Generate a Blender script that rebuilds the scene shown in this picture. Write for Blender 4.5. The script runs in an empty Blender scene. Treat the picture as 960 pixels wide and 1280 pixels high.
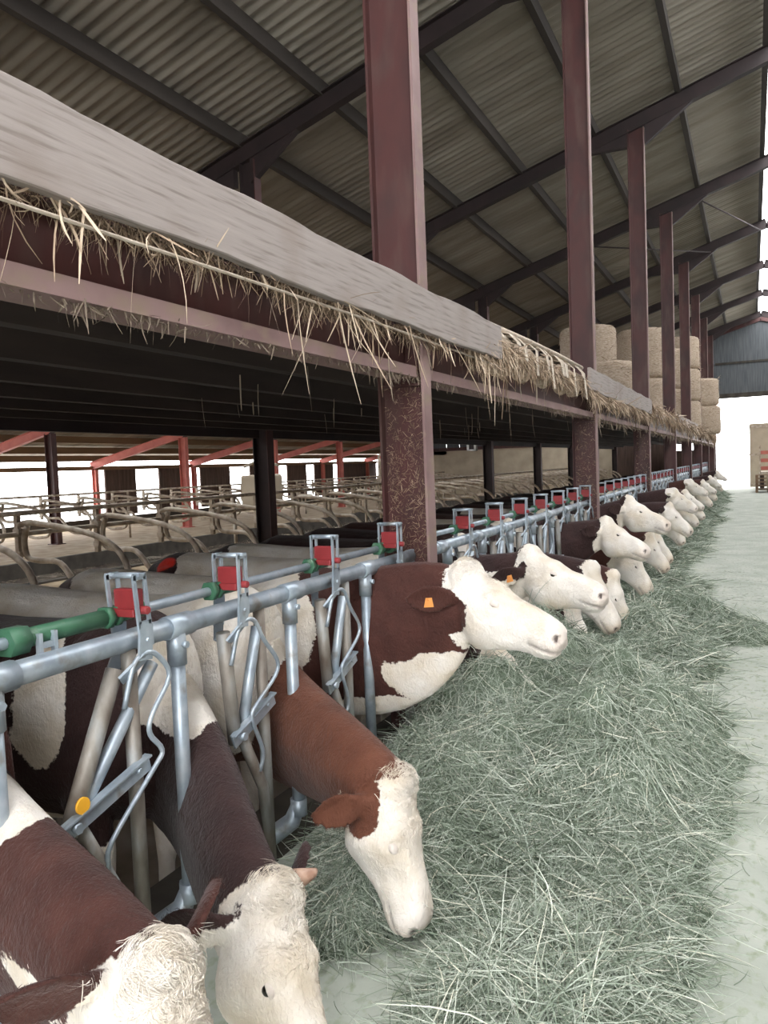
import bpy, bmesh, math, random
import numpy as np
from mathutils import Vector, Matrix, Euler
rnd = random.Random(7)
rng = np.random.default_rng(7)
scene = bpy.context.scene
COL = scene.collection

# ------------------------------------------------------------------ camera
cam_data = bpy.data.cameras.new('camera')
cam = bpy.data.objects.new('camera', cam_data)
COL.objects.link(cam)
cam_data.sensor_fit = 'VERTICAL'
cam_data.sensor_height = 36.0
cam_data.lens = 27.0
cam_data.clip_end = 500
cam.matrix_world = Matrix(((0.90141769, 0.01144125, 0.43279932, 0.0),
                           (0.4311077, 0.06841492, -0.89970303, 0.0),
                           (-0.03990365, 0.99759135, 0.05673801, 1.65),
                           (0, 0, 0, 1)))
scene.camera = cam

# ------------------------------------------------------------------ light
world = bpy.data.worlds.new('overcast_sky')
scene.world = world
world.use_nodes = True
wn = world.node_tree
wn.nodes['Background'].inputs[0].default_value = (0.975, 0.98, 1.0, 1)
wn.nodes['Background'].inputs[1].default_value = 6.5
scene.view_settings.view_transform = 'Standard'
scene.view_settings.look = 'None'
scene.view_settings.exposure = 0.45
scene.view_settings.gamma = 1.0
scene.view_settings.use_curve_mapping = False
scene.cycles.use_denoising = True
scene.cycles.max_bounces = 6
scene.cycles.diffuse_bounces = 4
scene.cycles.glossy_bounces = 2
scene.cycles.transmission_bounces = 2
scene.cycles.transparent_max_bounces = 4

# ------------------------------------------------------------------ helpers
def tag(o, label=None, cat=None, group=None, kind=None):
    if label: o['label'] = label
    if cat: o['category'] = cat
    if group: o['group'] = group
    if kind: o['kind'] = kind
    return o

def empty(name, loc=(0, 0, 0), rz=0.0, label=None, cat=None, group=None):
    o = bpy.data.objects.new(name, None)
    o.empty_display_size = 0.1
    COL.objects.link(o)
    o.location = loc
    o.rotation_euler = (0, 0, rz)
    return tag(o, label, cat, group)

def frame_axes(d, up=(0, 0, 1)):
    d = Vector(d).normalized()
    up = Vector(up)
    if abs(d.dot(up.normalized())) > 0.98:
        up = Vector((1, 0, 0))
    s = d.cross(up).normalized()
    u = s.cross(d).normalized()
    return d, s, u

class MB:
    """collects shapes, then links them as one mesh object"""
    def __init__(self):
        self.v = []; self.f = []; self.sm = []
    def add(self, vs, fs, smooth=False):
        b = len(self.v)
        self.v += [tuple(p) for p in vs]
        self.f += [tuple(i + b for i in f) for f in fs]
        self.sm += [smooth] * len(fs)
        return self
    def box(self, x0, x1, y0, y1, z0, z1):
        vs = [(x, y, z) for x in (x0, x1) for y in (y0, y1) for z in (z0, z1)]
        fs = [(0, 1, 3, 2), (4, 6, 7, 5), (0, 4, 5, 1), (2, 3, 7, 6), (0, 2, 6, 4), (1, 5, 7, 3)]
        return self.add(vs, fs)
    def beam(self, p0, p1, w, h, up=(0, 0, 1)):
        return self.profile([(-w/2, -h/2), (w/2, -h/2), (w/2, h/2), (-w/2, h/2)], p0, p1, up)
    def profile(self, prof, p0, p1, up=(0, 0, 1)):
        p0 = Vector(p0); p1 = Vector(p1)
        d, s, u = frame_axes(p1 - p0, up)
        n = len(prof)
        vs = [p + s*a + u*b for p in (p0, p1) for a, b in prof]
        fs = [(i, (i+1) % n, n + (i+1) % n, n + i) for i in range(n)]
        fs += [tuple(range(n-1, -1, -1)), tuple(range(n, 2*n))]
        return self.add(vs, fs)
    def ibeam(self, p0, p1, depth, width, up=(0, 0, 1), tf=0.014, tw=0.009):
        a, b = width/2, depth/2
        prof = [(-a, -b), (a, -b), (a, -b+tf), (tw/2, -b+tf), (tw/2, b-tf), (a, b-tf), (a, b), (-a, b),
                (-a, b-tf), (-tw/2, b-tf), (-tw/2, -b+tf), (-a, -b+tf)]
        return self.profile(prof, p0, p1, up)
    def tube(self, pts, r, n=8, caps=True):
        pts = [Vector(p) for p in pts]
        m = len(pts)
        rs = r if isinstance(r, (list, tuple)) else [r]*m
        t0 = (pts[1]-pts[0]).normalized()
        _, s, u = frame_axes(t0)
        vs = []
        for i, p in enumerate(pts):
            if i == 0: t = t0
            elif i == m-1: t = (pts[-1]-pts[-2]).normalized()
            else: t = ((pts[i]-pts[i-1]).normalized() + (pts[i+1]-pts[i]).normalized()).normalized()
            s = (s - t*s.dot(t)).normalized()
            u = t.cross(s)
            for k in range(n):
                a = 2*math.pi*k/n
                vs.append(p + (s*math.cos(a) + u*math.sin(a))*rs[i])
        fs = [(i*n+k, i*n+(k+1) % n, (i+1)*n+(k+1) % n, (i+1)*n+k) for i in range(m-1) for k in range(n)]
        self.add(vs, fs, True)
        if caps:
            b = len(self.v) - len(vs)
            self.f += [tuple(b+k for k in range(n-1, -1, -1)), tuple(b+(m-1)*n+k for k in range(n))]
            self.sm += [False, False]
        return self
    def loft(self, rings, smooth=True, close=True):
        n = len(rings[0]); m = len(rings)
        vs = [p for r in rings for p in r]
        fs = [(i*n+k, i*n+(k+1) % n, (i+1)*n+(k+1) % n, (i+1)*n+k) for i in range(m-1) for k in range(n)]
        if close:
            fs += [tuple(range(n-1, -1, -1)), tuple((m-1)*n+k for k in range(n))]
        return self.add(vs, fs, smooth)
    def ball(self, c, r, seg=12, rings=8, sc=(1, 1, 1)):
        vs = []
        for i in range(rings+1):
            th = math.pi*i/rings
            for k in range(seg):
                a = 2*math.pi*k/seg
                vs.append((c[0]+r*sc[0]*math.sin(th)*math.cos(a), c[1]+r*sc[1]*math.sin(th)*math.sin(a), c[2]+r*sc[2]*math.cos(th)))
        fs = [(i*seg+k, (i+1)*seg+k, (i+1)*seg+(k+1) % seg, i*seg+(k+1) % seg) for i in range(rings) for k in range(seg)]
        return self.add(vs, fs, True)
    def mesh(self, name, mat):
        me = bpy.data.meshes.new(name)
        me.from_pydata(self.v, [], self.f)
        me.polygons.foreach_set('use_smooth', self.sm)
        if mat: me.materials.append(mat)
        me.update()
        return me
    def build(self, name, mat, parent=None, loc=None, **kw):
        o = bpy.data.objects.new(name, self.mesh(name, mat))
        COL.objects.link(o)
        if parent: o.parent = parent
        if loc: o.location = loc
        return tag(o, **kw)

def bevel(o, w, seg=2):
    m = o.modifiers.new('bevel', 'BEVEL'); m.width = w; m.segments = seg; m.limit_method = 'ANGLE'
    return o

def copy_tree(o, parent=None):
    c = o.copy(); COL.objects.link(c)
    c.parent = parent
    for ch in o.children:
        copy_tree(ch, c)
    return c

def catmull(P, k=6):
    P = [np.array(p, float) for p in P]
    Q = [2*P[0]-P[1]] + P + [2*P[-1]-P[-2]]
    out = []
    for i in range(1, len(Q)-2):
        for j in range(k):
            t = j/k
            out.append(0.5*((2*Q[i]) + (-Q[i-1]+Q[i+1])*t + (2*Q[i-1]-5*Q[i]+4*Q[i+1]-Q[i+2])*t*t + (-Q[i-1]+3*Q[i]-3*Q[i+1]+Q[i+2])*t**3))
    out.append(P[-1])
    return out

ORD = ['nearest', 'second', 'third', 'fourth', 'fifth', 'sixth', 'seventh', 'eighth', 'ninth', 'tenth', 'eleventh', 'twelfth',
       'thirteenth', 'fourteenth', 'fifteenth', 'sixteenth', 'seventeenth', 'eighteenth', 'nineteenth', 'twentieth']

# ------------------------------------------------------------------ materials
def ramp(nt, stops):
    r = nt.nodes.new('ShaderNodeValToRGB')
    e = r.color_ramp.elements
    while len(e) < len(stops): e.new(0.5)
    for i, (p, c) in enumerate(stops):
        e[i].position = p
        e[i].color = (*c, 1)
    return r

def mat_noise(name, stops, scale=5.0, stretch=(1, 1, 1), detail=6, rough=0.8, metal=0.0, bump=0.2, bscale=None,
              bdist=0.01, second=None, spec=0.5, distort=0.0):
    """noise-coloured principled material in object space"""
    m = bpy.data.materials.new(name); m.use_nodes = True
    nt = m.node_tree; N = nt.nodes; L = nt.links
    b = N['Principled BSDF']
    b.inputs['Roughness'].default_value = rough
    b.inputs['Metallic'].default_value = metal
    b.inputs['Specular IOR Level'].default_value = spec
    geo = N.new('ShaderNodeNewGeometry')
    mp = N.new('ShaderNodeMapping'); mp.inputs['Scale'].default_value = stretch
    L.new(geo.outputs['Position'], mp.inputs['Vector'])
    n1 = N.new('ShaderNodeTexNoise'); n1.inputs['Scale'].default_value = scale
    n1.inputs['Detail'].default_value = detail; n1.inputs['Distortion'].default_value = distort
    L.new(mp.outputs[0], n1.inputs['Vector'])
    r = ramp(nt, stops); L.new(n1.outputs[0], r.inputs[0])
    col = r.outputs[0]
    if second:
        c2, sc2, lo, hi, st2 = second
        mp2 = N.new('ShaderNodeMapping'); mp2.inputs['Scale'].default_value = st2
        L.new(geo.outputs['Position'], mp2.inputs['Vector'])
        n2 = N.new('ShaderNodeTexNoise'); n2.inputs['Scale'].default_value = sc2; n2.inputs['Detail'].default_value = 8
        L.new(mp2.outputs[0], n2.inputs['Vector'])
        r2 = ramp(nt, [(lo, (0, 0, 0)), (hi, (1, 1, 1))]); L.new(n2.outputs[0], r2.inputs[0])
        mx = N.new('ShaderNodeMix'); mx.data_type = 'RGBA'
        L.new(r2.outputs[0], mx.inputs[0]); L.new(col, mx.inputs[6]); mx.inputs[7].default_value = (*c2, 1)
        col = mx.outputs[2]
    L.new(col, b.inputs['Base Color'])
    if bump:
        nb = N.new('ShaderNodeTexNoise'); nb.inputs['Scale'].default_value = bscale or scale*4; nb.inputs['Detail'].default_value = 8
        L.new(mp.outputs[0], nb.inputs['Vector'])
        bp = N.new('ShaderNodeBump'); bp.inputs['Strength'].default_value = bump; bp.inputs['Distance'].default_value = bdist
        L.new(nb.outputs[0], bp.inputs['Height']); L.new(bp.outputs[0], b.inputs['Normal'])
    return m

M = {}
M['redsteel'] = mat_noise('red_painted_steel', [(0.35, (0.044, 0.017, 0.016)), (0.55, (0.070, 0.021, 0.019)), (0.75, (0.050, 0.024, 0.022))],
                          3.0, (1, 1, .5), rough=.55, bump=.15, second=((0.10, 0.06, 0.05), 7.0, .5, .9, (1, 1, .25)))
M['beamred'] = mat_noise('lit_dusty_red_steel', [(0.35, (0.19, 0.115, 0.11)), (0.65, (0.27, 0.175, 0.165))],
                          2.5, rough=.7, bump=.2, second=((0.25, 0.19, 0.13), 14.0, .5, .8, (1, .5, 1)))  # pale base paints in light on the flanges, under dust flecks
M['darksteel'] = mat_noise('dark_rafter_steel', [(0.3, (0.018, 0.012, 0.012)), (0.7, (0.034, 0.020, 0.020))], 3.0, rough=.7, bump=.1)
M['pinksteel'] = mat_noise('bright_red_oxide_steel', [(0.3, (0.42, 0.11, 0.09)), (0.7, (0.55, 0.17, 0.13))], 3.0, rough=.65, bump=.1)
M['purlin'] = mat_noise('old_timber_purlin', [(0.3, (0.04, 0.034, 0.03)), (0.7, (0.075, 0.064, 0.055))], 3.0, (1, .1, 1), rough=.9, bump=.3)
M['purlinlow'] = mat_noise('warm_timber_purlin', [(0.3, (0.16, 0.10, 0.06)), (0.7, (0.26, 0.17, 0.10))], 3.0, (1, .1, 1), rough=.9, bump=.3)
M['roof'] = mat_noise('weathered_fibre_cement', [(0.3, (0.24, 0.212, 0.168)), (0.5, (0.31, 0.28, 0.23)), (0.7, (0.38, 0.35, 0.29))], 1.1, (.35, 3, 1),
                      rough=.95, bump=.2, second=((0.16, 0.14, 0.115), 1.6, .5, .9, (.25, 1.0, 1)))
M['galv'] = mat_noise('galvanised_steel', [(0.3, (0.27, 0.32, 0.37)), (0.5, (0.36, 0.42, 0.47)), (0.7, (0.46, 0.51, 0.55))], 14.0, rough=.42, metal=.45, bump=.05,
                      second=((0.22, 0.20, 0.16), 11.0, .58, .75, (1, 1, 1)))
M['galvdirty'] = mat_noise('dirty_galvanised_steel', [(0.3, (0.14, 0.11, 0.085)), (0.5, (0.25, 0.23, 0.20)), (0.7, (0.36, 0.38, 0.38))], 12.0, (1, 1, .4), rough=.6, metal=.3, bump=.2)
M['galvdull'] = mat_noise('dull_cubicle_steel', [(0.3, (0.24, 0.19, 0.14)), (0.5, (0.42, 0.35, 0.27)), (0.7, (0.56, 0.50, 0.42))], 8.0, rough=.55, metal=.3, bump=.1)
M['redplastic'] = mat_noise('red_plastic', [(0.3, (0.18, 0.018, 0.020)), (0.7, (0.27, 0.03, 0.033))], 9, rough=.45, bump=0)
M['greenplastic'] = mat_noise('green_plastic', [(0.3, (0.03, 0.10, 0.055)), (0.7, (0.055, 0.16, 0.09))], 9, rough=.5, bump=0, second=((0.3, 0.36, 0.28), 12, .6, .8, (1, 1, 1)))
M['orange'] = mat_noise('orange_ear_tag_plastic', [(0.3, (0.75, 0.27, 0.06)), (0.7, (0.85, 0.36, 0.10))], 9, rough=.5, bump=0)
M['yellow'] = mat_noise('yellow_plastic', [(0.3, (0.8, 0.38, 0.02)), (0.7, (0.9, 0.48, 0.04))], 9, rough=.5, bump=0)
M['concrete'] = mat_noise('feed_alley_concrete', [(0.3, (0.34, 0.37, 0.31)), (0.5, (0.42, 0.45, 0.39)), (0.7, (0.50, 0.52, 0.46))], 2.2, rough=.85, bump=.25, bscale=40,
                          second=((0.28, 0.32, 0.22), 26.0, .52, .72, (1, .6, 1)))
M['dirtfloor'] = mat_noise('slurry_wet_floor', [(0.3, (0.10, 0.075, 0.055)), (0.5, (0.24, 0.20, 0.155)), (0.7, (0.44, 0.39, 0.33))], 1.6, rough=.16, bump=.4, bscale=14)
M['bed'] = mat_noise('sandy_bed', [(0.3, (0.24, 0.17, 0.10)), (0.6, (0.42, 0.33, 0.22)), (0.8, (0.5, 0.42, 0.3))], 2.4, rough=.95, bump=.5, bscale=25)
M['kerb'] = mat_noise('shaded_kerb_concrete', [(0.3, (0.03, 0.025, 0.02)), (0.7, (0.075, 0.065, 0.052))], 4, rough=.9, bump=.4)  # colour darkened to stand in for shadow along the kerbs
M['beige'] = mat_noise('beige_render', [(0.3, (0.36, 0.30, 0.22)), (0.7, (0.50, 0.43, 0.33))], 1.5, rough=.9, bump=.1)
M['darkboard'] = mat_noise('dark_brown_board', [(0.3, (0.055, 0.035, 0.028)), (0.7, (0.11, 0.07, 0.055))], 4, (3, 3, .3), rough=.85, bump=.3)
M['greyboard'] = mat_noise('blue_grey_gable_board', [(0.3, (0.06, 0.068, 0.075)), (0.7, (0.12, 0.13, 0.138))], 4, (6, 6, .3), rough=.85, bump=.3)
M['outside'] = mat_noise('pale_yard', [(0.3, (0.62, 0.62, 0.60)), (0.7, (0.75, 0.75, 0.73))], 1, rough=.9, bump=0)

def wood_mat(name, base, dark, rot=0):
    m = bpy.data.materials.new(name); m.use_nodes = True
    nt = m.node_tree; N = nt.nodes; L = nt.links
    b = N['Principled BSDF']; b.inputs['Roughness'].default_value = .9
    geo = N.new('ShaderNodeNewGeometry')
    mp = N.new('ShaderNodeMapping'); mp.inputs['Scale'].default_value = (1, .18, 1)
    L.new(geo.outputs['Position'], mp.inputs['Vector'])
    nz = N.new('ShaderNodeTexNoise'); nz.inputs['Scale'].default_value = 4; nz.inputs['Detail'].default_value = 3
    L.new(mp.outputs[0], nz.inputs['Vector'])
    wv = N.new('ShaderNodeTexWave'); wv.bands_direction = 'Z'; wv.inputs['Scale'].default_value = 9
    wv.inputs['Distortion'].default_value = 5; wv.inputs['Detail'].default_value = 4; wv.inputs['Detail Scale'].default_value = 1.2
    L.new(mp.outputs[0], wv.inputs['Vector'])
    mp3 = N.new('ShaderNodeMapping'); mp3.inputs['Scale'].default_value = (1, .05, 1)
    L.new(geo.outputs['Position'], mp3.inputs['Vector'])
    n3 = N.new('ShaderNodeTexNoise'); n3.inputs['Scale'].default_value = 90; n3.inputs['Detail'].default_value = 5
    L.new(mp3.outputs[0], n3.inputs['Vector'])
    ad = N.new('ShaderNodeMath'); ad.operation = 'MULTIPLY_ADD'; ad.inputs[1].default_value = .14
    L.new(wv.outputs['Fac'], ad.inputs[0]); L.new(n3.outputs[0], ad.inputs[2])
    r = ramp(nt, [(.36, dark), (.52, base), (.85, tuple(min(1, c*1.12) for c in base))])
    L.new(ad.outputs[0], r.inputs[0])
    n4 = N.new('ShaderNodeTexNoise'); n4.inputs['Scale'].default_value = 2.5; n4.inputs['Detail'].default_value = 6
    L.new(geo.outputs['Position'], n4.inputs['Vector'])
    r4 = ramp(nt, [(.5, (0, 0, 0)), (.75, (.55, .55, .55))]); L.new(n4.outputs[0], r4.inputs[0])
    mx = N.new('ShaderNodeMix'); mx.data_type = 'RGBA'
    L.new(r4.outputs[0], mx.inputs[0]); L.new(r.outputs[0], mx.inputs[6]); mx.inputs[7].default_value = (base[0]*.7, base[1]*.62, base[2]*.55, 1)
    L.new(mx.outputs[2], b.inputs['Base Color'])
    bp = N.new('ShaderNodeBump'); bp.inputs['Strength'].default_value = .35; bp.inputs['Distance'].default_value = .003
    L.new(ad.outputs[0], bp.inputs['Height']); L.new(bp.outputs[0], b.inputs['Normal'])
    return m
M['board'] = wood_mat('weathered_grey_board', (0.315, 0.275, 0.255), (0.22, 0.188, 0.170))
M['loftwood'] = mat_noise('dark_loft_timber', [(0.3, (0.022, 0.015, 0.013)), (0.7, (0.05, 0.035, 0.028))], 4, (1, .2, 1), rough=.9, bump=.3)

def strand_mat(name, stops, rough=.7, trans=0.15):
    m = bpy.data.materials.new(name); m.use_nodes = True
    nt = m.node_tree; N = nt.nodes; L = nt.links
    b = N['Principled BSDF']; b.inputs['Roughness'].default_value = rough
    b.inputs['Specular IOR Level'].default_value = .3
    at = N.new('ShaderNodeAttribute'); at.attribute_name = 'tone'
    r = ramp(nt, stops); L.new(at.outputs['Fac'], r.inputs[0]); L.new(r.outputs[0], b.inputs['Base Color'])
    return m
HAY = [(0.0, (0.08, 0.11, 0.07)), (0.3, (0.225, 0.275, 0.205)), (0.6, (0.41, 0.465, 0.385)), (0.85, (0.62, 0.66, 0.57)), (1.0, (0.76, 0.74, 0.60))]
M['hay'] = strand_mat('green_hay', HAY)
M['strawstrand'] = strand_mat('straw_strands', [(0, (0.12, 0.085, 0.055)), (0.5, (0.35, 0.25, 0.17)), (1, (0.64, 0.52, 0.39))])
M['web'] = strand_mat('dusty_cobweb', [(0, (0.12, 0.09, 0.065)), (1, (0.30, 0.24, 0.18))])
M['bale'] = mat_noise('straw_bale', [(0.3, (0.34, 0.25, 0.17)), (0.5, (0.50, 0.40, 0.30)), (0.7, (0.64, 0.54, 0.43))], 14, (1, 1, 5), rough=.95, bump=.8, bscale=30, bdist=.03)
M['paletwine'] = mat_noise('pale_old_sheet', [(0.3, (0.42, 0.34, 0.26)), (0.7, (0.62, 0.55, 0.46))], 12, rough=.9, bump=.5)
M['eye'] = mat_noise('dark_eye', [(0.3, (0.01, 0.008, 0.007)), (0.7, (0.02, 0.014, 0.01))], 9, rough=.1, bump=0)

def cow_mat(name, brown, brown2, white=(0.80, 0.75, 0.68)):
    m = bpy.data.materials.new(name); m.use_nodes = True
    nt = m.node_tree; N = nt.nodes; L = nt.links
    b = N['Principled BSDF']; b.inputs['Roughness'].default_value = .72
    b.inputs['Specular IOR Level'].default_value = .25
    b.inputs['Sheen Weight'].default_value = .12
    b.inputs['Sheen Roughness'].default_value = .4
    tc = N.new('ShaderNodeTexCoord')
    def attr(n):
        a = N.new('ShaderNodeAttribute'); a.attribute_name = n; return a.outputs['Fac']
    nf = N.new('ShaderNodeTexNoise'); nf.inputs['Scale'].default_value = 70; nf.inputs['Detail'].default_value = 4
    L.new(tc.outputs['Object'], nf.inputs['Vector'])
    ng = N.new('ShaderNodeTexNoise'); ng.inputs['Scale'].default_value = 9; ng.inputs['Detail'].default_value = 4
    L.new(tc.outputs['Object'], ng.inputs['Vector'])
    a1 = N.new('ShaderNodeMath'); a1.operation = 'MULTIPLY_ADD'; a1.inputs[1].default_value = .16
    L.new(nf.outputs[0], a1.inputs[0]); L.new(attr('coat'), a1.inputs[2])
    a2 = N.new('ShaderNodeMath'); a2.operation = 'MULTIPLY_ADD'; a2.inputs[1].default_value = .30
    L.new(ng.outputs[0], a2.inputs[0]); L.new(a1.outputs[0], a2.inputs[2])
    st = ramp(nt, [(.715, (0, 0, 0)), (.745, (1, 1, 1))]); L.new(a2.outputs[0], st.inputs[0])
    rb = ramp(nt, [(.3, brown), (.7, brown2)]); L.new(ng.outputs[0], rb.inputs[0])
    n3 = N.new('ShaderNodeTexNoise'); n3.inputs['Scale'].default_value = 5; n3.inputs['Detail'].default_value = 8
    L.new(tc.outputs['Object'], n3.inputs['Vector'])
    rw = ramp(nt, [(.35, tuple(c*k for c, k in zip(white, (.80, .74, .64)))), (.6, white)]); L.new(n3.outputs[0], rw.inputs[0])
    mx = N.new('ShaderNodeMix'); mx.data_type = 'RGBA'
    L.new(st.outputs[0], mx.inputs[0]); L.new(rb.outputs[0], mx.inputs[6]); L.new(rw.outputs[0], mx.inputs[7])
    mp = N.new('ShaderNodeMix'); mp.data_type = 'RGBA'; mp.inputs[7].default_value = (0.66, 0.50, 0.43, 1)
    L.new(attr('pink'), mp.inputs[0]); L.new(mx.outputs[2], mp.inputs[6])
    md = N.new('ShaderNodeMix'); md.data_type = 'RGBA'; md.inputs[7].default_value = (0.05, 0.03, 0.027, 1)
    L.new(attr('dark'), md.inputs[0]); L.new(mp.outputs[2], md.inputs[6])
    mr = N.new('ShaderNodeMix'); mr.data_type = 'RGBA'; mr.inputs[7].default_value = (0.8, 0.03, 0.015, 1)
    L.new(attr('spot'), mr.inputs[0]); L.new(md.outputs[2], mr.inputs[6])
    L.new(mr.outputs[2], b.inputs['Base Color'])
    # short hair grain
    mpg = N.new('ShaderNodeMapping'); mpg.inputs['Scale'].default_value = (1, 1, .35)
    L.new(tc.outputs['Object'], mpg.inputs['Vector'])
    nh = N.new('ShaderNodeTexNoise'); nh.inputs['Scale'].default_value = 130; nh.inputs['Detail'].default_value = 3; nh.inputs['Distortion'].default_value = .6
    L.new(mpg.outputs[0], nh.inputs['Vector'])
    nw = N.new('ShaderNodeTexNoise'); nw.inputs['Scale'].default_value = 22; nw.inputs['Detail'].default_value = 4; nw.inputs['Distortion'].default_value = 1.2
    L.new(tc.outputs['Object'], nw.inputs['Vector'])
    ah = N.new('ShaderNodeMath'); ah.operation = 'MULTIPLY_ADD'; ah.inputs[1].default_value = 1.6
    L.new(nw.outputs[0], ah.inputs[0]); L.new(nh.outputs[0], ah.inputs[2])
    bp = N.new('ShaderNodeBump'); bp.inputs['Strength'].default_value = .55; bp.inputs['Distance'].default_value = .009
    L.new(ah.outputs[0], bp.inputs['Height']); L.new(bp.outputs[0], b.inputs['Normal'])
    return m
M['horn'] = mat_noise('pinkish_horn', [(0.3, (0.36, 0.20, 0.14)), (0.7, (0.55, 0.38, 0.28))], 25, rough=.5, bump=.2)
M['lid'] = mat_noise('pale_eyelid', [(0.3, (0.58, 0.51, 0.45)), (0.7, (0.72, 0.66, 0.60))], 30, rough=.7, bump=.2)
M['cowdark'] = cow_mat('dark_brown_and_white_hide', (0.026, 0.0125, 0.012), (0.042, 0.020, 0.018))
M['cowbrown'] = cow_mat('chestnut_and_white_hide', (0.046, 0.016, 0.012), (0.073, 0.026, 0.019))
M['cowred'] = cow_mat('red_brown_and_white_hide', (0.088, 0.030, 0.016), (0.135, 0.049, 0.027))

# ------------------------------------------------------------------ the setting
YS = [-1.2 + 5.2*i for i in range(9)]          # frame positions along the barn: -1.2 ... 40.4
GY = 42.0
RC = [(0.45, 8.15), (-6.4, 6.12), (-16.5, 3.02), (-20.6, 2.12)]
def rc(x):
    if x > 0.45: x = 0.9 - x
    for (a, za), (b, zb) in zip(RC, RC[1:]):
        if x >= b: return za + (zb-za)*(x-a)/(b-a)
    return RC[-1][1]
def structure(o): o['kind'] = 'structure'; return o

structure(MB().box(-1.9, 2.8, -6, GY, -.4, 0).build('floor', M['concrete']))
structure(MB().box(-5.6, -1.9, -6, GY, -.5, -.3).build('floor', M['dirtfloor']))
structure(MB().box(-13.4, -10.4, -6, GY, -.5, -.27).build('floor', M['dirtfloor']))
structure(MB().box(-10.4, -5.6, -6, GY, -.5, 0).build('floor', M['bed']))
structure(MB().box(-20.4, -13.4, -6, GY, -.5, 0).build('floor', M['bed']))
structure(MB().box(2.8, 40, -30, 110, -.5, -.03).build('floor', M['outside']))
structure(MB().box(-60, -20.4, -30, 110, -.5, -.1).build('floor', M['outside']))
structure(MB().box(-20.4, 2.8, GY, 110, -.5, -.02).build('floor', M['outside']))
structure(MB().box(-20.4, 2.8, -30, -6, -.5, -.02).build('floor', M['outside']))
for i, (a, b) in enumerate([(-13.42, -13.28), (-10.52, -10.38), (-5.62, -5.48)]):
    structure(MB().box(a, b, -6, GY, -.45, .035).build('trim_%d' % (i+1), M['kerb']))
structure(MB().box(-2.02, -1.84, -6, GY-1, -.45, .14).build('trim_4', M['kerb']))

# roof sheets: corrugated, ribs run down the slope
def corrugated(xs, zs, y0, y1, name, mat, pitch=.177, amp=.031):
    n = int((y1-y0)/pitch*6)
    ys = np.linspace(y0, y1, n)
    mb = MB(); vs = []; fs = []
    for k, (x, z) in enumerate(zip(xs, zs)):
        for y in ys:
            vs.append((x, y, z + amp*math.sin(2*math.pi*y/pitch)))
    m = len(xs)
    for k in range(m-1):
        for i in range(n-1):
            fs.append((k*n+i, k*n+i+1, (k+1)*n+i+1, (k+1)*n+i))
    mb.add(vs, fs, True)
    return structure(mb.build(name, mat))
def sheet_run(a, b, lift):
    xs = [a, b]; return xs, [rc(x)+lift for x in xs]
# overlapping courses of sheets, each course a slightly different lift
course = [0.22, -1.75, -3.7, -6.4, -9.2, -12.0, -14.6, -16.5, -18.6, -20.95]
for i, (a, b) in enumerate(zip(course, course[1:])):
    if b == -12.0: a = -10.4      # unseen roof opening added to light the cubicle alley
    o = corrugated([a+.12, b], [rc(a)+.355 + .036, rc(b)+.355], -6, GY+.3, 'ceiling', M['roof'])
for a, b in [(2.3, 4.0), (3.9, 5.6)]:
    corrugated([a, b], [rc(a)+.37, rc(b)+.355], -6, GY+.3, 'ceiling', M['roof'])

# purlins
px = [0.28, -1.07, -2.47, -3.82, -5.12, -6.45, -7.9, -9.4, -10.9, -12.4, -13.9, -15.4, -16.9, -18.2, -19.4, -20.4]
pos_words = ['beside the open ridge', 'first one down from the ridge', 'second one down from the ridge', 'third one down from the ridge', 'fourth one down from the ridge', 'above the inner row of posts']
for i, x in enumerate(px):
    z = rc(x)
    o = MB().beam((x, -6, z+.22), (x, GY, z+.22), .09, .20, ).build('roof_purlin', M['purlin'] if x > -12 else M['purlinlow'])
    if i < 6:
        tag(o, 'long dusty timber purlin under the roof sheets, ' + pos_words[i], 'purlin', 'purlins over the hay loft')
    elif x > -15:
        tag(o, 'dark timber purlin hidden mostly behind the loft', 'purlin', 'purlins behind the loft')
    else:
        tag(o, 'warm timber purlin under the low eaves roof over the far cubicles', 'purlin', 'purlins at the low eaves')
# rafters
frame_words = ['overhead, nearest the camera', 'over the first big red post', 'over the second red post', 'over the third red post', 'over the fourth red post',
               'over the fifth red post', 'over the sixth red post', 'over the seventh red post', 'last one, against the gable']
for i, y in enumerate(YS):
    e = empty('roof_rafter', (0, y, 0), label='dark steel sloping rafter ' + frame_words[i], cat='rafter', group='steel rafters along the barn')
    pts = [(0.45, 8.15), (-6.4, 6.12), (-16.5, 3.02)]
    mb = MB()
    for (a, za), (b, zb) in zip(pts, pts[1:]):
        mb.ibeam((a, 0, za-.0), (b, 0, zb-.0), .26, .14, up=(0, 0, 1))
    mb.ibeam((0.45, 0, 8.15), (5.2, 0, rc(5.2)), .26, .14)
    mb.build('rafter_beam', M['darksteel'], e)
    MB().ibeam((-16.5, 0, 3.02), (-20.6, 0, 2.12), .24, .14).build('eaves_beam', M['pinksteel'], e, label='bright red eaves beam')
    for xc in (-1.75, -6.4):
        for sgn in (-1, 1):
            z0 = rc(xc); z1 = rc(xc+sgn*.95)
            vs = [(xc+sgn*.14, -.05, z0-.10), (xc+sgn*.14, -.05, z0-.42), (xc+sgn*.95, -.05, z1-.12)]
            vs += [(a, .05, c) for a, _, c in vs]
            MB().add(vs, [(0, 1, 2), (5, 4, 3), (0, 3, 4, 1), (1, 4, 5, 2), (2, 5, 3, 0)]).build('haunch', M['darksteel'], e)

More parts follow.
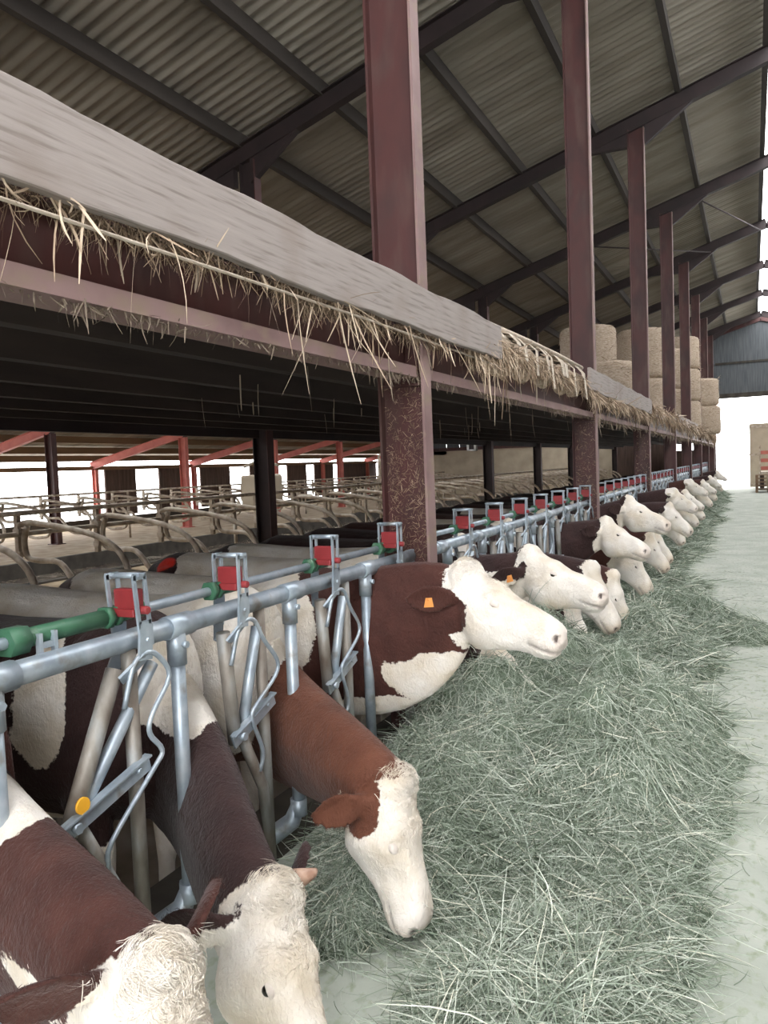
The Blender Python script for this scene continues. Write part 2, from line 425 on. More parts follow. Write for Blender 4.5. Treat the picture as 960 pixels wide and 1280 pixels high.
# front posts
for i, y in enumerate(YS):
    zt = rc(-1.75) - .12
    lab = ['big red steel post just out of view behind the camera', 'nearest big red steel post, straw stuck to its lower half', 'second big red steel post along the feed fence', 'third red steel post along the feed fence',
           'fourth red steel post along the feed fence', 'fifth red steel post along the feed fence', 'sixth red steel post along the feed fence', 'seventh red steel post along the feed fence', 'last red steel post of the feed fence, at the gable'][i]
    e = empty('steel_post', (-1.755, y, 0), label=lab, cat='post', group='tall red posts along the feed fence')
    MB().box(-.135, .115, -.005, .005, 0, zt).build('web', M['redsteel'], e)
    MB().box(.115, .130, -.055, .055, 0, zt).build('flange', M['beamred'], e, label='dusty flange facing the feed alley, its pale tone painted-in light')  # paler colour than the web paints in the light on this face
    MB().box(-.150, -.135, -.055, .055, 0, zt).build('flange', M['redsteel'], e)
    MB().box(-.19, .19, -.13, .13, -.0, .02).build('base_plate', M['redsteel'], e)
    for zz in (2.10, 2.40): MB().box(-.134, .114, -.05, .05, zz, zz+.015).build('stiffener_plate', M['redsteel'], e)
# inner posts
for i, y in enumerate(YS):
    e = empty('steel_post', (-6.3, y, 0), label='dark steel post carrying the back edge of the loft, %s' % (['behind the camera', 'level with the first front post', 'seen over the near cows', 'fourth along the row'][i] if i < 4 else ORD[i] + ' along the row'), cat='post', group='dark posts behind the cow alley')
    MB().box(-.11, .11, -.006, .006, 0, rc(-6.4)-.12).build('web', M['darksteel'], e)
    MB().box(.11, .124, -.08, .08, 0, rc(-6.4)-.12).build('flange', M['redsteel'], e)
    MB().box(-.124, -.11, -.08, .08, 0, rc(-6.4)-.12).build('flange', M['darksteel'], e)
for i, y in enumerate(YS):
    if y < 5: continue
    e = empty('steel_post', (-16.5, y, 0), label='%s red oxide post standing among the far cubicle beds' % ORD[i-2], cat='post', group='posts among the far cubicles')
    mt = M['redsteel'] if i < 4 else M['pinksteel']
    MB().ibeam((0, 0, 0), (0, 0, 2.9), .26, .16, up=(1, 0, 0)).build('column', mt, e)
    MB().box(-.18, .18, -.14, .14, 0, .02).build('base_plate', mt, e)
    e = empty('steel_post', (-20.4, y, 0), label='%s bright red post at the open side wall' % ORD[i-2], cat='post', group='posts at the open side wall')
    MB().ibeam((0, 0, -.1), (0, 0, 2.0), .18, .14, up=(1, 0, 0)).build('column', M['pinksteel'], e)
    MB().box(-.14, .14, -.12, .12, -.1, -.08).build('base_plate', M['pinksteel'], e)
# posts of the open right-hand side of the feed alley
for i, y in enumerate(YS):
    e = empty('steel_post', (5.2, y, -.03), label='red steel post on the open outer side of the roof', cat='post', group='outer side posts')
    MB().ibeam((0, 0, 0), (0, 0, rc(5.2)-.1), .26, .15, up=(1, 0, 0)).build('column', M['redsteel'], e)
    MB().box(-.18, .18, -.14, .14, 0, .02).build('base_plate', M['redsteel'], e)

# thin wind braces under the roof
for (p, q, w) in [((-1.0, 19.7, rc(-1)-.16), (.3, 24.7, rc(.3)-.16), 'near the ridge'), ((-3.4, 19.6, rc(-3.4)-.15), (-1.0, 24.8, rc(-1)-.16), 'above the loft bales')]:
    MB().tube([p, q], .018, 6).build('brace_rod', M['darksteel'], label='thin diagonal steel brace rod under the roof ' + w, cat='brace')

# far gable
gb = MB(); y = GY
def gable_top(x): return rc(x) + .30
x = -20.4; k = 0
vs = []
while x < 5.2:
    w = .20
    gap = .022 if rnd.random() < .13 else .0
    x2 = min(x+w, 5.2)
    zb = 4.62 if x2 > -1.6 else 2.62
    if x2 < -16: zb = 2.3
    zt0, zt1 = gable_top(x), gable_top(x2)
    if zt0 > zb+.05:
        b0 = len(gb.v)
        gb.add([(x, y, zb), (x2-gap, y, zb), (x2-gap, y, zt1), (x, y, zt0), (x, y+.03, zb), (x2-gap, y+.03, zb), (x2-gap, y+.03, zt1), (x, y+.03, zt0)],
               [(0, 1, 2, 3), (7, 6, 5, 4), (0, 4, 5, 1), (1, 5, 6, 2), (2, 6, 7, 3), (3, 7, 4, 0)])
    x = x2
structure(gb.build('wall_back', M['greyboard']))
structure(MB().box(-1.65, 5.2, y-.06, y-.005, 4.42, 4.66).box(-1.6, 5.2, y-.05, y-.005, 6.1, 6.2).build('trim_5', M['kerb']))
structure(MB().beam((-1.7, y-.05, rc(-1.7)+.02), (.45, y-.05, rc(.45)+.02), .12, .22).beam((.45, y-.05, rc(.45)+.02), (5.2, y-.05, rc(5.2)+.02), .12, .22).build('trim_6', M['redsteel']))
# lower back wall: beige render then dark boards, with three small openings near the fence
structure(MB().box(-20.4, -6.6, y, y+.2, -.3, 2.62).build('wall_back', M['beige']))
wb = MB()
wins = [(-5.1, -4.75), (-3.62, -3.25), (-2.78, -2.5)]
edges = [-6.6] + [v for w in wins for v in w] + [-1.62]
for a, b in zip(edges[::2], edges[1::2]): wb.box(a, b, y, y+.08, -.3, 2.62)
for a, b in wins: wb.box(a, b, y, y+.08, -.3, 1.95); wb.box(a, b, y, y+.08, 2.5, 2.62)
structure(wb.build('wall_back', M['darkboard']))
for i, (a, b) in enumerate(wins):
    structure(MB().box(a-.04, a, y-.03, y-.002, 1.91, 2.54).box(b, b+.04, y-.03, y-.002, 1.91, 2.54).box(a, b, y-.03, y-.002, 1.91, 1.95).box(a, b, y-.03, y-.002, 2.5, 2.54).build('window_%d' % (i+1), M['darkboard']))
structure(MB().box(-20.3, -6.6, y-.08, y-.002, 2.5, 2.68).build('trim_7', M['redsteel']))

# left outer wall: dark hanging boards with white gaps between
yb = 19.95; i = 0
pan = [(20.2, 21.7), (22.95, 24.6), (25.4, 27.4), (28.9, 30.6), (32.0, 33.8), (34.6, 36.6), (37.6, 41.9)]
for k, (a, b) in enumerate(pan):
    mb = MB()
    t = a
    while t < b-.02:
        mb.box(-20.62, -20.56, t, min(t+.19, b), .35, 2.05 + .0); t += .2
    structure(mb.build('wall_left', M['darkboard']))
structure(MB().box(-20.64, -20.5, 4, GY, 1.98, 2.12).build('trim_8', M['purlinlow']))
structure(MB().box(-20.62, -20.5, 4, GY, -.1, .30).build('wall_left', M['kerb']))

structure(MB().box(-20.5, -1.95, -6.15, -6.0, -.4, 7.4).build('wall_front_added', M['darkboard']))  # unseen wall added to cut the light reaching under the loft
structure(MB().box(-20.65, -20.5, -6.0, 3.8, -.4, 2.1).build('wall_left', M['darkboard']))  # unseen stretch added to close the side and darken under the loft
structure(MB().box(5.42, 5.52, -6.0, GY, -.4, 6.8).build('wall_right', M['darkboard']))  # unseen; closed to full height to keep side light off the cow backs
# ------------------------------------------------------------------ loft
structure(MB().box(-6.45, -1.70, -6, 41.2, 2.42, 2.47).build('floor', M['loftwood'], label='dark plank floor of the hay loft'))
for k, xj in enumerate([-2.5, -3.2, -3.9, -4.6, -5.3, -6.0]):
    MB().beam((xj, -6, 2.33), (xj, 41.2, 2.33), .08, .18).build('loft_joist', M['loftwood'], label='dark joist under the loft floor, draped with cobwebs', cat='joist', group='joists under the loft floor')
for i, (a, b) in enumerate(zip(YS, YS[1:])):
    e = empty('loft_girder', (-1.73, a, 0), label='dusty red steel girder under the loft edge, ' + ['nearest bay, on the left of the photo', 'between first and second front posts', 'between second and third front posts', 'between third and fourth front posts', 'between fourth and fifth front posts', 'fifth to sixth post', 'sixth to seventh post', 'last bay by the gable'][i], cat='girder', group='girders along the loft edge')
    L0, L1 = .085, 5.2-.085
    MB().box(-.006, .006, L0, L1, 2.155, 2.41).build('web', M['redsteel'], e)
    MB().box(-.08, .08, L0, L1, 2.14, 2.155).box(-.012, .078, L0, L1, 2.155, 2.20).build('bottom_flange', M['beamred'], e, label='pink dusty bottom flange')
    MB().box(-.08, .03, L0, L1, 2.40, 2.415).build('top_flange', M['redsteel'], e)
    MB().beam((-6.34, a+.1, 2.28), (-6.34, b-.1, 2.28), .10, .26).build('loft_back_beam', M['darksteel'], label='dark beam under the back edge of the loft, ' + (ORD[i] + ' bay'), cat='beam', group='back beams of the loft')
# edge boards
def edge_board(y0, y1, z0, z1, lab, x=-1.60, mat=None):
    mb = MB(); n = max(3, int((y1-y0)/.12)); r = random.Random(int(y0*10))
    rings = []
    for i in range(n+1):
        yy = y0+(y1-y0)*i/n
        jt = .006*math.sin(i*.7+y0)+r.uniform(-.003, .003); jb = .006*math.cos(i*.5)+r.uniform(-.003, .003)
        rings.append([(x, yy, z0+jb), (x+.038, yy, z0+jb), (x+.038, yy, z1+jt), (x, yy, z1+jt)])
    mb.loft(rings, smooth=False)
    o = mb.build('edge_board', M['board'], label=lab, cat='board', group='grey boards along the loft edge')
    bevel(o, .004, 1)
edge_board(-4.0, 5.25, 2.37, 2.605, 'long weathered grey board along the loft edge, crossing the nearest post')
edge_board(8.55, 14.2, 2.41, 2.65, 'weathered grey board on the loft edge past the second post')
edge_board(19.7, 27.0, 2.43, 2.66, 'distant grey board on the loft edge past the fourth post')
edge_board(15.0, 19.2, 2.40, 2.56, 'low grey board half covered by hanging straw past the third post', x=-1.62)
MB().tube([(-1.585, -4, 2.325), (-1.585, 1.2, 2.318), (-1.585, 3.2, 2.335), (-1.59, 5.3, 2.33)], .006, 5).build('retaining_wire', M['paletwine'], label='thin pale wire stretched under the nearest loft board', cat='wire')

# ------------------------------------------------------------------ strands
def strands(name, mat, P, D, Ln, C, W, tone, parent=None, seg=3, side=None, base=None, base_tone=None, **kw):
    """flat bent blades: P start, D unit direction, Ln length, C bend vector, W width"""
    n = len(P)
    t = np.linspace(0, 1, seg+1)
    cen = P[:, None, :] + D[:, None, :]*(Ln[:, None]*t)[:, :, None] + C[:, None, :]*(t**2)[None, :, None]
    S = np.cross(D, rng.normal(size=(n, 3))) if side is None else side
    S /= np.linalg.norm(S, axis=1)[:, None] + 1e-9
    wt = np.array([1.0]*(seg) + [.35])
    off = S[:, None, :]*(W[:, None]*.5*wt[None, :])[:, :, None]
    V = np.stack([cen-off, cen+off], axis=2).reshape(-1, 3)
    b = (np.arange(n)*(2*(seg+1)))[:, None, None]
    q = np.array([[2*i, 2*i+1, 2*i+3, 2*i+2] for i in range(seg)])[None]
    F = (b+q).reshape(-1, 4)
    T = np.repeat(tone, 2*(seg+1))
    if base is not None:
        bv, bf = base
        F = np.concatenate([F, bf+len(V)]); V = np.concatenate([V, bv]); T = np.concatenate([T, base_tone])
    me = bpy.data.meshes.new(name)
    me.vertices.add(len(V)); me.vertices.foreach_set('co', V.astype(np.float32).ravel())
    me.loops.add(len(F)*4); me.loops.foreach_set('vertex_index', F.astype(np.int32).ravel())
    me.polygons.add(len(F)); me.polygons.foreach_set('loop_start', (np.arange(len(F))*4).astype(np.int32))
    me.polygons.foreach_set('loop_total', np.full(len(F), 4, np.int32))
    me.update(calc_edges=True)
    a = me.attributes.new('tone', 'FLOAT', 'POINT'); a.data.foreach_set('value', T.astype(np.float32))
    me.polygons.foreach_set('use_smooth', np.ones(len(F), bool))
    me.materials.append(mat)
    o = bpy.data.objects.new(name, me); COL.objects.link(o)
    if parent: o.parent = parent
    return tag(o, **kw)

def vnoise(x, y, seed=0):
    """cheap smooth noise from sines"""
    r = np.random.default_rng(seed); s = 0
    for k in range(7):
        a = r.uniform(0, 2*np.pi); f = r.uniform(.7, 1.6); p = r.uniform(0, 6.28)
        s = s + np.sin((x*np.cos(a)+y*np.sin(a))*f*2.6+p)
    return s/3.5

# ------------------------------------------------------------------ hay windrow
LUMPS = [(-.90, 4.45, .52, .95, .40), (-1.45, 4.0, .35, .9, .30), (-.62, 3.75, .33, .50, .20), (-.50, 4.6, .25, .7, .10), (-1.3, 3.0, .26, .5, .20), (-.62, 3.15, .30, .30, .10),
         (-1.3, 5.2, .4, .9, .24), (-.56, 2.15, .30, .40, .17), (-.40, 2.75, .22, .4, .10), (-.55, 1.6, .30, .4, .13), (-1.40, 2.45, .14, .35, .12),
         (-.42, 7.75, .44, .20, .34), (-.95, 7.3, .55, .7, .24), (-.75, 6.3, .4, .5, .17), (-.14, 7.35, .20, .14, .16)]
for k in range(20):
    LUMPS.append((-1.2+.12*math.sin(k*2.3), 8.9+k*1.35, .34+.10*math.sin(k*1.7), .62, .16+.06*math.sin(k*3.1)))
def hay_h(x, y):
    h = np.zeros_like(x)
    for (a, b, sx, sy, H) in LUMPS:
        h = h + H*np.exp(-((x-a)/sx)**2-((y-b)/sy)**2)
    n = 1+.25*vnoise(x*2.2, y*2.2, 3)+.26*vnoise(x*4.5, y*4.5, 5)
    h = h*n + .035*vnoise(x*8, y*8, 8)*np.clip(h*8, 0, 1)
    h = h - .045
    return h
xs = np.arange(-1.82, .45, .03); ys = np.concatenate([np.arange(1.0, 9, .03), np.arange(9, 36, .08)])
X, Y = np.meshgrid(xs, ys); Hh = hay_h(X, Y)
V = np.stack([X, Y, np.maximum(Hh, -.03)+.004], -1).reshape(-1, 3)
nx = len(xs)
ii = (np.arange(len(ys)-1)[:, None]*nx+np.arange(nx-1)[None]).ravel()
Fq = np.stack([ii, ii+1, ii+nx+1, ii+nx], 1)
keep = np.maximum(Hh, -1).ravel()
mk = (keep[Fq] > -.01).any(1)
Fq = Fq[mk]
bt = np.clip(.12+.1*vnoise(V[:, 0]*12, V[:, 1]*12, 2), 0, .4)  # dark base tone stands in for shade between the blades
def hay_samples(n, y0, y1, pw):
    """denser near the camera"""
    out = []
    tot = 0
    while tot < n:
        m = n*3
        x = rng.uniform(-1.8, .4, m); u = rng.uniform(0, 1, m)
        y = (y0**(-pw)+(y1**(-pw)-y0**(-pw))*u)**(-1/pw)
        h = hay_h(x, y)
        p = np.clip((h+.035)*9, .0, 1)
        p = np.where(h < .0, p*.12, p)
        k = rng.uniform(0, 1, m) < p
        out.append(np.stack([x[k], y[k], np.maximum(h[k], 0)], 1)); tot += k.sum()
    return np.concatenate(out)[:n]
def hay_layer(n, y0, y1, pw, L0, L1, W0, W1, zoff=.02, up=.35):
    P = hay_samples(n, y0, y1, pw)
    ang = rng.uniform(0, 2*np.pi, n) + .6*vnoise(P[:, 0]*3, P[:, 1]*3, 11)
    e = rng.normal(0, up, n)
    D = np.stack([np.cos(ang)*np.cos(e), np.sin(ang)*np.cos(e), np.sin(e)], 1)
    Ln = rng.uniform(L0, L1, n)
    C = rng.normal(0, .32, (n, 3))*Ln[:, None]; C[:, 2] -= .12*Ln
    g = .02
    P[:, 2] += rng.uniform(-.01, zoff, n)
    # follow the surface: bend towards the ground height at the tip
    tip = P + D*Ln[:, None]
    ht = np.maximum(hay_h(tip[:, 0], tip[:, 1]), 0)
    dz = ht + rng.uniform(0, zoff*1.5, n) - P[:, 2]
    D[:, 2] = np.where(rng.uniform(0, 1, n) < .8, dz/Ln*1.0, D[:, 2])
    D /= np.linalg.norm(D, axis=1)[:, None]
    C[:, 2] = np.minimum(C[:, 2], .01); C[:, 2] = np.maximum(C[:, 2], -.3*P[:, 2])
    W = rng.uniform(W0, W1, n)
    patch = vnoise(P[:, 0]*2.5, P[:, 1]*2.5, 21)
    tone = np.clip(rng.beta(1.5, 1.9, n)*.98+.06*patch, 0, .93)
    tone = np.where(rng.uniform(0, 1, n) < .05, rng.uniform(.9, 1, n), tone)
    return P, D, Ln, C, W, tone
parts = [hay_layer(34000, 5.0, 11.0, .6, .07, .2, .0035, .0062, .05, .5),
         hay_layer(120000, 1.2, 9.5, 1.6, .05, .15, .0022, .0042, .035),
         hay_layer(22000, 1.3, 8.5, 1.3, .10, .24, .002, .0036, .07, .7),
         hay_layer(34000, 8.5, 36, 1.2, .12, .28, .006, .011, .04)]
# loose blades scattered over the bare alley floor
n = 2600
P = np.stack([rng.normal(-.15, .45, n), rng.uniform(1.4, 12, n), np.full(n, .006)], 1)
P[:, 0] = np.where(rng.uniform(0, 1, n) < .35, rng.uniform(-1.5, -.8, n), P[:, 0]); 
ang = rng.uniform(0, 6.28, n); D = np.stack([np.cos(ang), np.sin(ang), np.zeros(n)], 1)
Ln = rng.uniform(.03, .11, n); C = rng.normal(0, .2, (n, 3))*Ln[:, None]; C[:, 2] = rng.uniform(0, .01, n)
parts.append((P, D, Ln, C, rng.uniform(.0015, .003, n), rng.uniform(.1, .9, n)))
cat_ = [np.concatenate([p[i] for p in parts]) for i in range(6)]
strands('hay_windrow', M['hay'], *cat_, base=(V, Fq), base_tone=bt,
        label='long loose heap of green hay lying along the feed fence in front of the cows', cat='hay', kind='stuff')

# ------------------------------------------------------------------ hanging straw and webs
def straw_fringe(name, y0, y1, n, z, x, Lm, dens_seed, mat, lab, wid=.003, kind='stuff', clump=.35, cat='straw', up=.03, tone=(0, 1)):
    y = rng.uniform(y0, y1, n*4)
    d = vnoise(y*2.2, y*0+dens_seed, dens_seed)+.5*vnoise(y*7, y*0, dens_seed+1)
    k = rng.uniform(-1.2, 1.3, n*4) < d+clump
    y = y[k][:n]; d = d[k][:n]; n = len(y)
    P = np.stack([x+rng.uniform(-.02, .025, n), y, z+rng.uniform(-.01, up, n)], 1)
    D = np.stack([rng.normal(.05, .25, n), rng.normal(0, .55, n), -rng.normal(.7, .5, n)], 1)
    D /= np.linalg.norm(D, axis=1)[:, None]
    Ln = np.abs(rng.normal(Lm, Lm*.5, n))*(1+.5*np.clip(d, 0, 1)); C = rng.normal(0, .35, (n, 3))*Ln[:, None]; C[:, 2] -= .2*Ln
    C[:, 0] = np.clip(C[:, 0], -.03, .04)
    return strands(name, mat, P, D, Ln, C, rng.uniform(wid*.5, wid*1.3, n), rng.uniform(tone[0], tone[1], n), seg=4, label=lab, cat=cat, kind=kind)
straw_fringe('straw_fringe', .3, 5.4, 4200, 2.37, -1.64, .042, 4, M['strawstrand'], 'straw poking out from under the nearest grey loft board', .0035, clump=-.15, up=.03, tone=(0, .8))
straw_fringe('straw_fringe', .3, 5.3, 260, 2.375, -1.60, .12, 6, M['strawstrand'], 'long stray straws dangling from the nearest grey loft board', .006, clump=.1, up=.01, tone=(.5, 1))
straw_fringe('straw_fringe', 4.9, 9.3, 2400, 2.42, -1.61, .07, 9, M['strawstrand'], 'thick straw hanging over the loft edge between first and second posts', .006, clump=.3, up=.10)
straw_fringe('straw_fringe', 8.6, 14.3, 1500, 2.40, -1.60, .09, 14, M['strawstrand'], 'straw fringe hanging below the board past the second post', .009, clump=.2)
straw_fringe('straw_fringe', 14.2, 41, 4200, 2.50, -1.60, .13, 19, M['strawstrand'], 'shaggy straw hanging over the distant loft edge', .016, clump=.5, up=.12)
straw_fringe('dust_fringe', .3, 9.2, 1500, 2.142, -1.67, .022, 24, M['web'], 'dusty cobweb and chaff fringe under the near loft girders', .004, clump=.0, cat='cobweb', up=.006, tone=(0, .7))
straw_fringe('dust_fringe', 9.2, 41, 1500, 2.145, -1.67, .05, 29, M['web'], 'dusty cobweb fringe under the distant loft girders', .012, clump=.3, cat='cobweb', up=.006)
# a few long hanging strings
n = 46
P = np.stack([rng.uniform(-4.2, -1.58, n), rng.uniform(1.4, 12, n), np.full(n, 2.23)], 1); P[:14, 0] = -1.63; P[:14, 2] = 2.38
D = np.stack([rng.normal(0, .05, n), rng.normal(0, .05, n), -np.ones(n)], 1); Ln = rng.uniform(.08, .28, n)
strands('hanging_cobweb', M['web'], P, D, Ln, rng.normal(0, .06, (n, 3))*Ln[:, None], rng.uniform(.004, .012, n), rng.uniform(.5, 1, n), seg=5,
        label='long dusty strings of cobweb hanging under the loft', cat='cobweb', kind='stuff')
n = 5000
P = np.stack([rng.uniform(-5.6, -1.72, n), rng.uniform(0, 30, n), np.full(n, 2.475)], 1)
ang = rng.uniform(0, 6.28, n); D = np.stack([np.cos(ang)*.6, np.sin(ang), rng.uniform(0, .12, n)], 1); D /= np.linalg.norm(D, axis=1)[:, None]
Ln = rng.uniform(.06, .2, n)
strands('loft_litter', M['strawstrand'], P, D, Ln, rng.normal(0, .1, (n, 3))*Ln[:, None]*np.array([1, 1, .1]), rng.uniform(.004, .008, n), rng.uniform(.2, 1, n),
        label='loose straw scattered on the planks of the hay loft', cat='straw', kind='stuff')
# straw stuck on lower half of nearest posts
for (yp, n, w, nm) in [(4.0, 1500, .0035, 'nearest'), (9.2, 700, .006, 'second'), (14.4, 400, .010, 'third')]:
    P = np.stack([rng.uniform(-1.88, -1.64, n), np.full(n, yp-.012), rng.beta(1.3, 1.6, n)*1.5+.75], 1)
    D = np.stack([rng.normal(0, 1, n), np.zeros(n), rng.normal(0, 1, n)], 1); D /= np.linalg.norm(D, axis=1)[:, None]
    Ln = rng.uniform(.008, .04, n); C = np.stack([rng.normal(0, .01, n), -rng.uniform(0, .015, n), rng.normal(0, .01, n)], 1)
    k = (P[:, 0]+D[:, 0]*Ln < -1.62) & (P[:, 0]+D[:, 0]*Ln > -1.9)
    strands('stuck_straw', M['strawstrand'], P[k], D[k], Ln[k], C[k], rng.uniform(w*.4, w, k.sum()), rng.beta(1.4, 3.5, k.sum()),
            label='chaff and straw stuck to the web of the %s red post' % nm, cat='straw', kind='stuff')

# sagging straw wads on the loft edge in the second bay
wads = [(5.6, .34, .17, 'first, rounded brown top beside the board end'), (6.25, .28, .15, 'second along'), (6.95, .30, .13, 'third along, torn'), (7.65, .30, .14, 'fourth along'), (8.22, .24, .13, 'last, against the second post')]
for i, (yc, ly, hz, w) in enumerate(wads):
    mb = MB(); r = random.Random(i+50); rings = []
    for a in range(9):
        t = a/8; yy = yc-ly+2*ly*t; s = (1-abs(2*t-1)**4)**.5*.999+.05
        ring = []
        for k in range(14):
            an = 2*math.pi*k/14
            j = 1+r.uniform(-.10, .10)
            ring.append((-1.77+.16*s*math.cos(an)*j, yy, 2.49+hz*s*.8*math.sin(an)*j-(.06*s if math.sin(an) < -.5 else 0)))
        rings.append(ring)
    mb.loft(rings)
    mb.build('straw_wad', M['bale'], label='compressed straw wad sagging over the loft edge, ' + w, cat='straw bale', group='straw wads between the first two posts')
# pale frayed strips over them
mb = MB()
for k in range(11):
    yy = 5.4+k*.29+rnd.uniform(-.12, .12); l = rnd.choice([.03, .06, .12, .2, .27]); x0 = -1.60
    w = rnd.uniform(.012, .06)
    pts = [(-1.76, yy, 2.655), (-1.63, yy, 2.62+rnd.uniform(-.01, .01)), (-1.575, yy+.01, 2.56), (-1.56+rnd.uniform(-.01, .01), yy+.015, 2.56-l)]
    vs = []; 
    for p in pts: vs += [(p[0], p[1]-w, p[2]), (p[0], p[1]+w, p[2])]
    vs += [(a-.004, b, c-.004) for a, b, c in vs]
    fs = []
    for q in range(3): fs += [(2*q, 2*q+1, 2*q+3, 2*q+2), (8+2*q+2, 8+2*q+3, 8+2*q+1, 8+2*q), (2*q, 2*q+2, 2*q+10, 2*q+8), (2*q+3, 2*q+1, 2*q+9, 2*q+11)]
    mb.add(vs, fs, True)
mb.tube([(-1.72, 5.3, 2.665), (-1.66, 6.3, 2.65), (-1.66, 7.4, 2.66), (-1.65, 8.5, 2.645)], .022, 6)
mb.build('torn_sheet', M['paletwine'], label='torn pale sheet with hanging strips over the straw between first and second posts', cat='sheet')

# ------------------------------------------------------------------ straw bales in the loft
def bale(x, y, z, r, h, lab):
    mb = MB(); rr = random.Random(int(x*100+y*10+z)); rings = []
    n = 40
    zs = [(0, .0), (0, .86), (.04, .96), (.12, 1.0), (.4, 1.005), (.6, .99), (.88, 1.0), (.96, .96), (1, .86), (1, .0)]
    for t, s in zs:
        rings.append([(r*s*math.cos(2*math.pi*k/n)*(1+rr.uniform(-.012, .012)), r*s*math.sin(2*math.pi*k/n)*(1+rr.uniform(-.012, .012)), t*h+rr.uniform(-.008, .008)) for k in range(n)])
    mb.loft(rings, close=False)
    o = mb.build('straw_bale', M['bale'], loc=(x, y, z), label=lab, cat='straw bale', group='round straw bales in the loft')
    # loose stems on the skin
    m = 600
    a = rr.random()
    th = rng.uniform(0, 6.28, m); zz = rng.uniform(0, h, m)
    P = np.stack([r*np.cos(th), r*np.sin(th), zz], 1)
    D = np.stack([-np.sin(th), np.cos(th), rng.normal(0, .5, m)], 1)+.35*np.stack([np.cos(th), np.sin(th), np.zeros(m)], 1)
    D /= np.linalg.norm(D, axis=1)[:, None]; Ln = rng.uniform(.05, .16, m)
    strands('loose_stems', M['strawstrand'], P, D, Ln, rng.normal(0, .2, (m, 3))*Ln[:, None], rng.uniform(.006, .012, m), rng.uniform(.2, 1, m), parent=o, kind='stuff')
BALES = [(-2.62, 16.4, 2.47, .50, 1.15, 'small lone round bale just right of the second post'),
         (-3.75, 20.2, 2.47, .70, 1.27, 'lower brown bale between second and third posts'), (-3.75, 20.2, 3.75, .70, 1.25, 'upper brown bale just right of the second post'),
         (-2.80, 23.2, 2.47, .70, 1.40, 'lower bale under the wide pale stack beside the third post'), (-2.80, 23.2, 3.88, .70, 1.38, 'upper bale of the wide pale stack beside the third post'),
         (-2.5, 26.3, 2.47, .7, 1.3, 'lower bale left of the fifth post'), (-2.5, 26.3, 3.78, .7, 1.25, 'upper bale left of the fifth post'),
         (-2.30, 29.3, 2.47, .7, 1.1, 'bottom bale of the tall stack beside the sixth post'), (-2.30, 29.3, 3.58, .7, 1.1, 'middle bale of the tall stack beside the sixth post'), (-2.30, 29.3, 4.69, .68, 1.1, 'top bale of the tall stack beside the sixth post'),
         (-1.80, 33.0, 2.47, .72, 1.1, 'lower shaggy bale bulging over the far loft edge'), (-1.84, 33.0, 3.58, .70, 1.05, 'upper shaggy bale bulging over the far loft edge'), (-2.4, 35.4, 2.47, .7, 1.35, 'farthest bale near the gable')]
for b in BALES: bale(*b)

# ------------------------------------------------------------------ headlock feed fence
FX = -1.75; RZ = 1.15; RR = .034
def fence_panel(i, y0):
    lab = ['nearest galvanised headlock fence panel, with a yellow disc', 'second headlock fence panel, between first and second red posts', 'third headlock fence panel, between second and third posts',
           'fourth headlock fence panel, past the third post', 'fifth headlock fence panel, past the fourth post', 'sixth headlock fence panel, past the fifth post', 'seventh headlock fence panel, past the sixth post'][i]
    e = empty('feed_fence', (FX, y0, 0), label=lab, cat='fence', group='headlock panels of the feed fence')
    mb = MB().tube([(0, .04, RZ), (0, 5.16, RZ)], RR, 14)
    for k in range(7):
        yu = 5.2-.3-.7*k-.3
        mb.tube([(0, yu-.06, RZ), (0, yu+.06, RZ)], RR+.006, 14)
    mb.box(-.012, .012, .01, .09, RZ-.035, RZ+.035).box(-.012, .012, 5.11, 5.19, RZ-.035, RZ+.035)
    mb.build('top_rail', M['galv'], e)
    MB().tube([(-.05, .12, RZ+.075), (-.05, 5.05, RZ+.075)], .017, 10).build('control_rod', M['galv'], e)
    return e
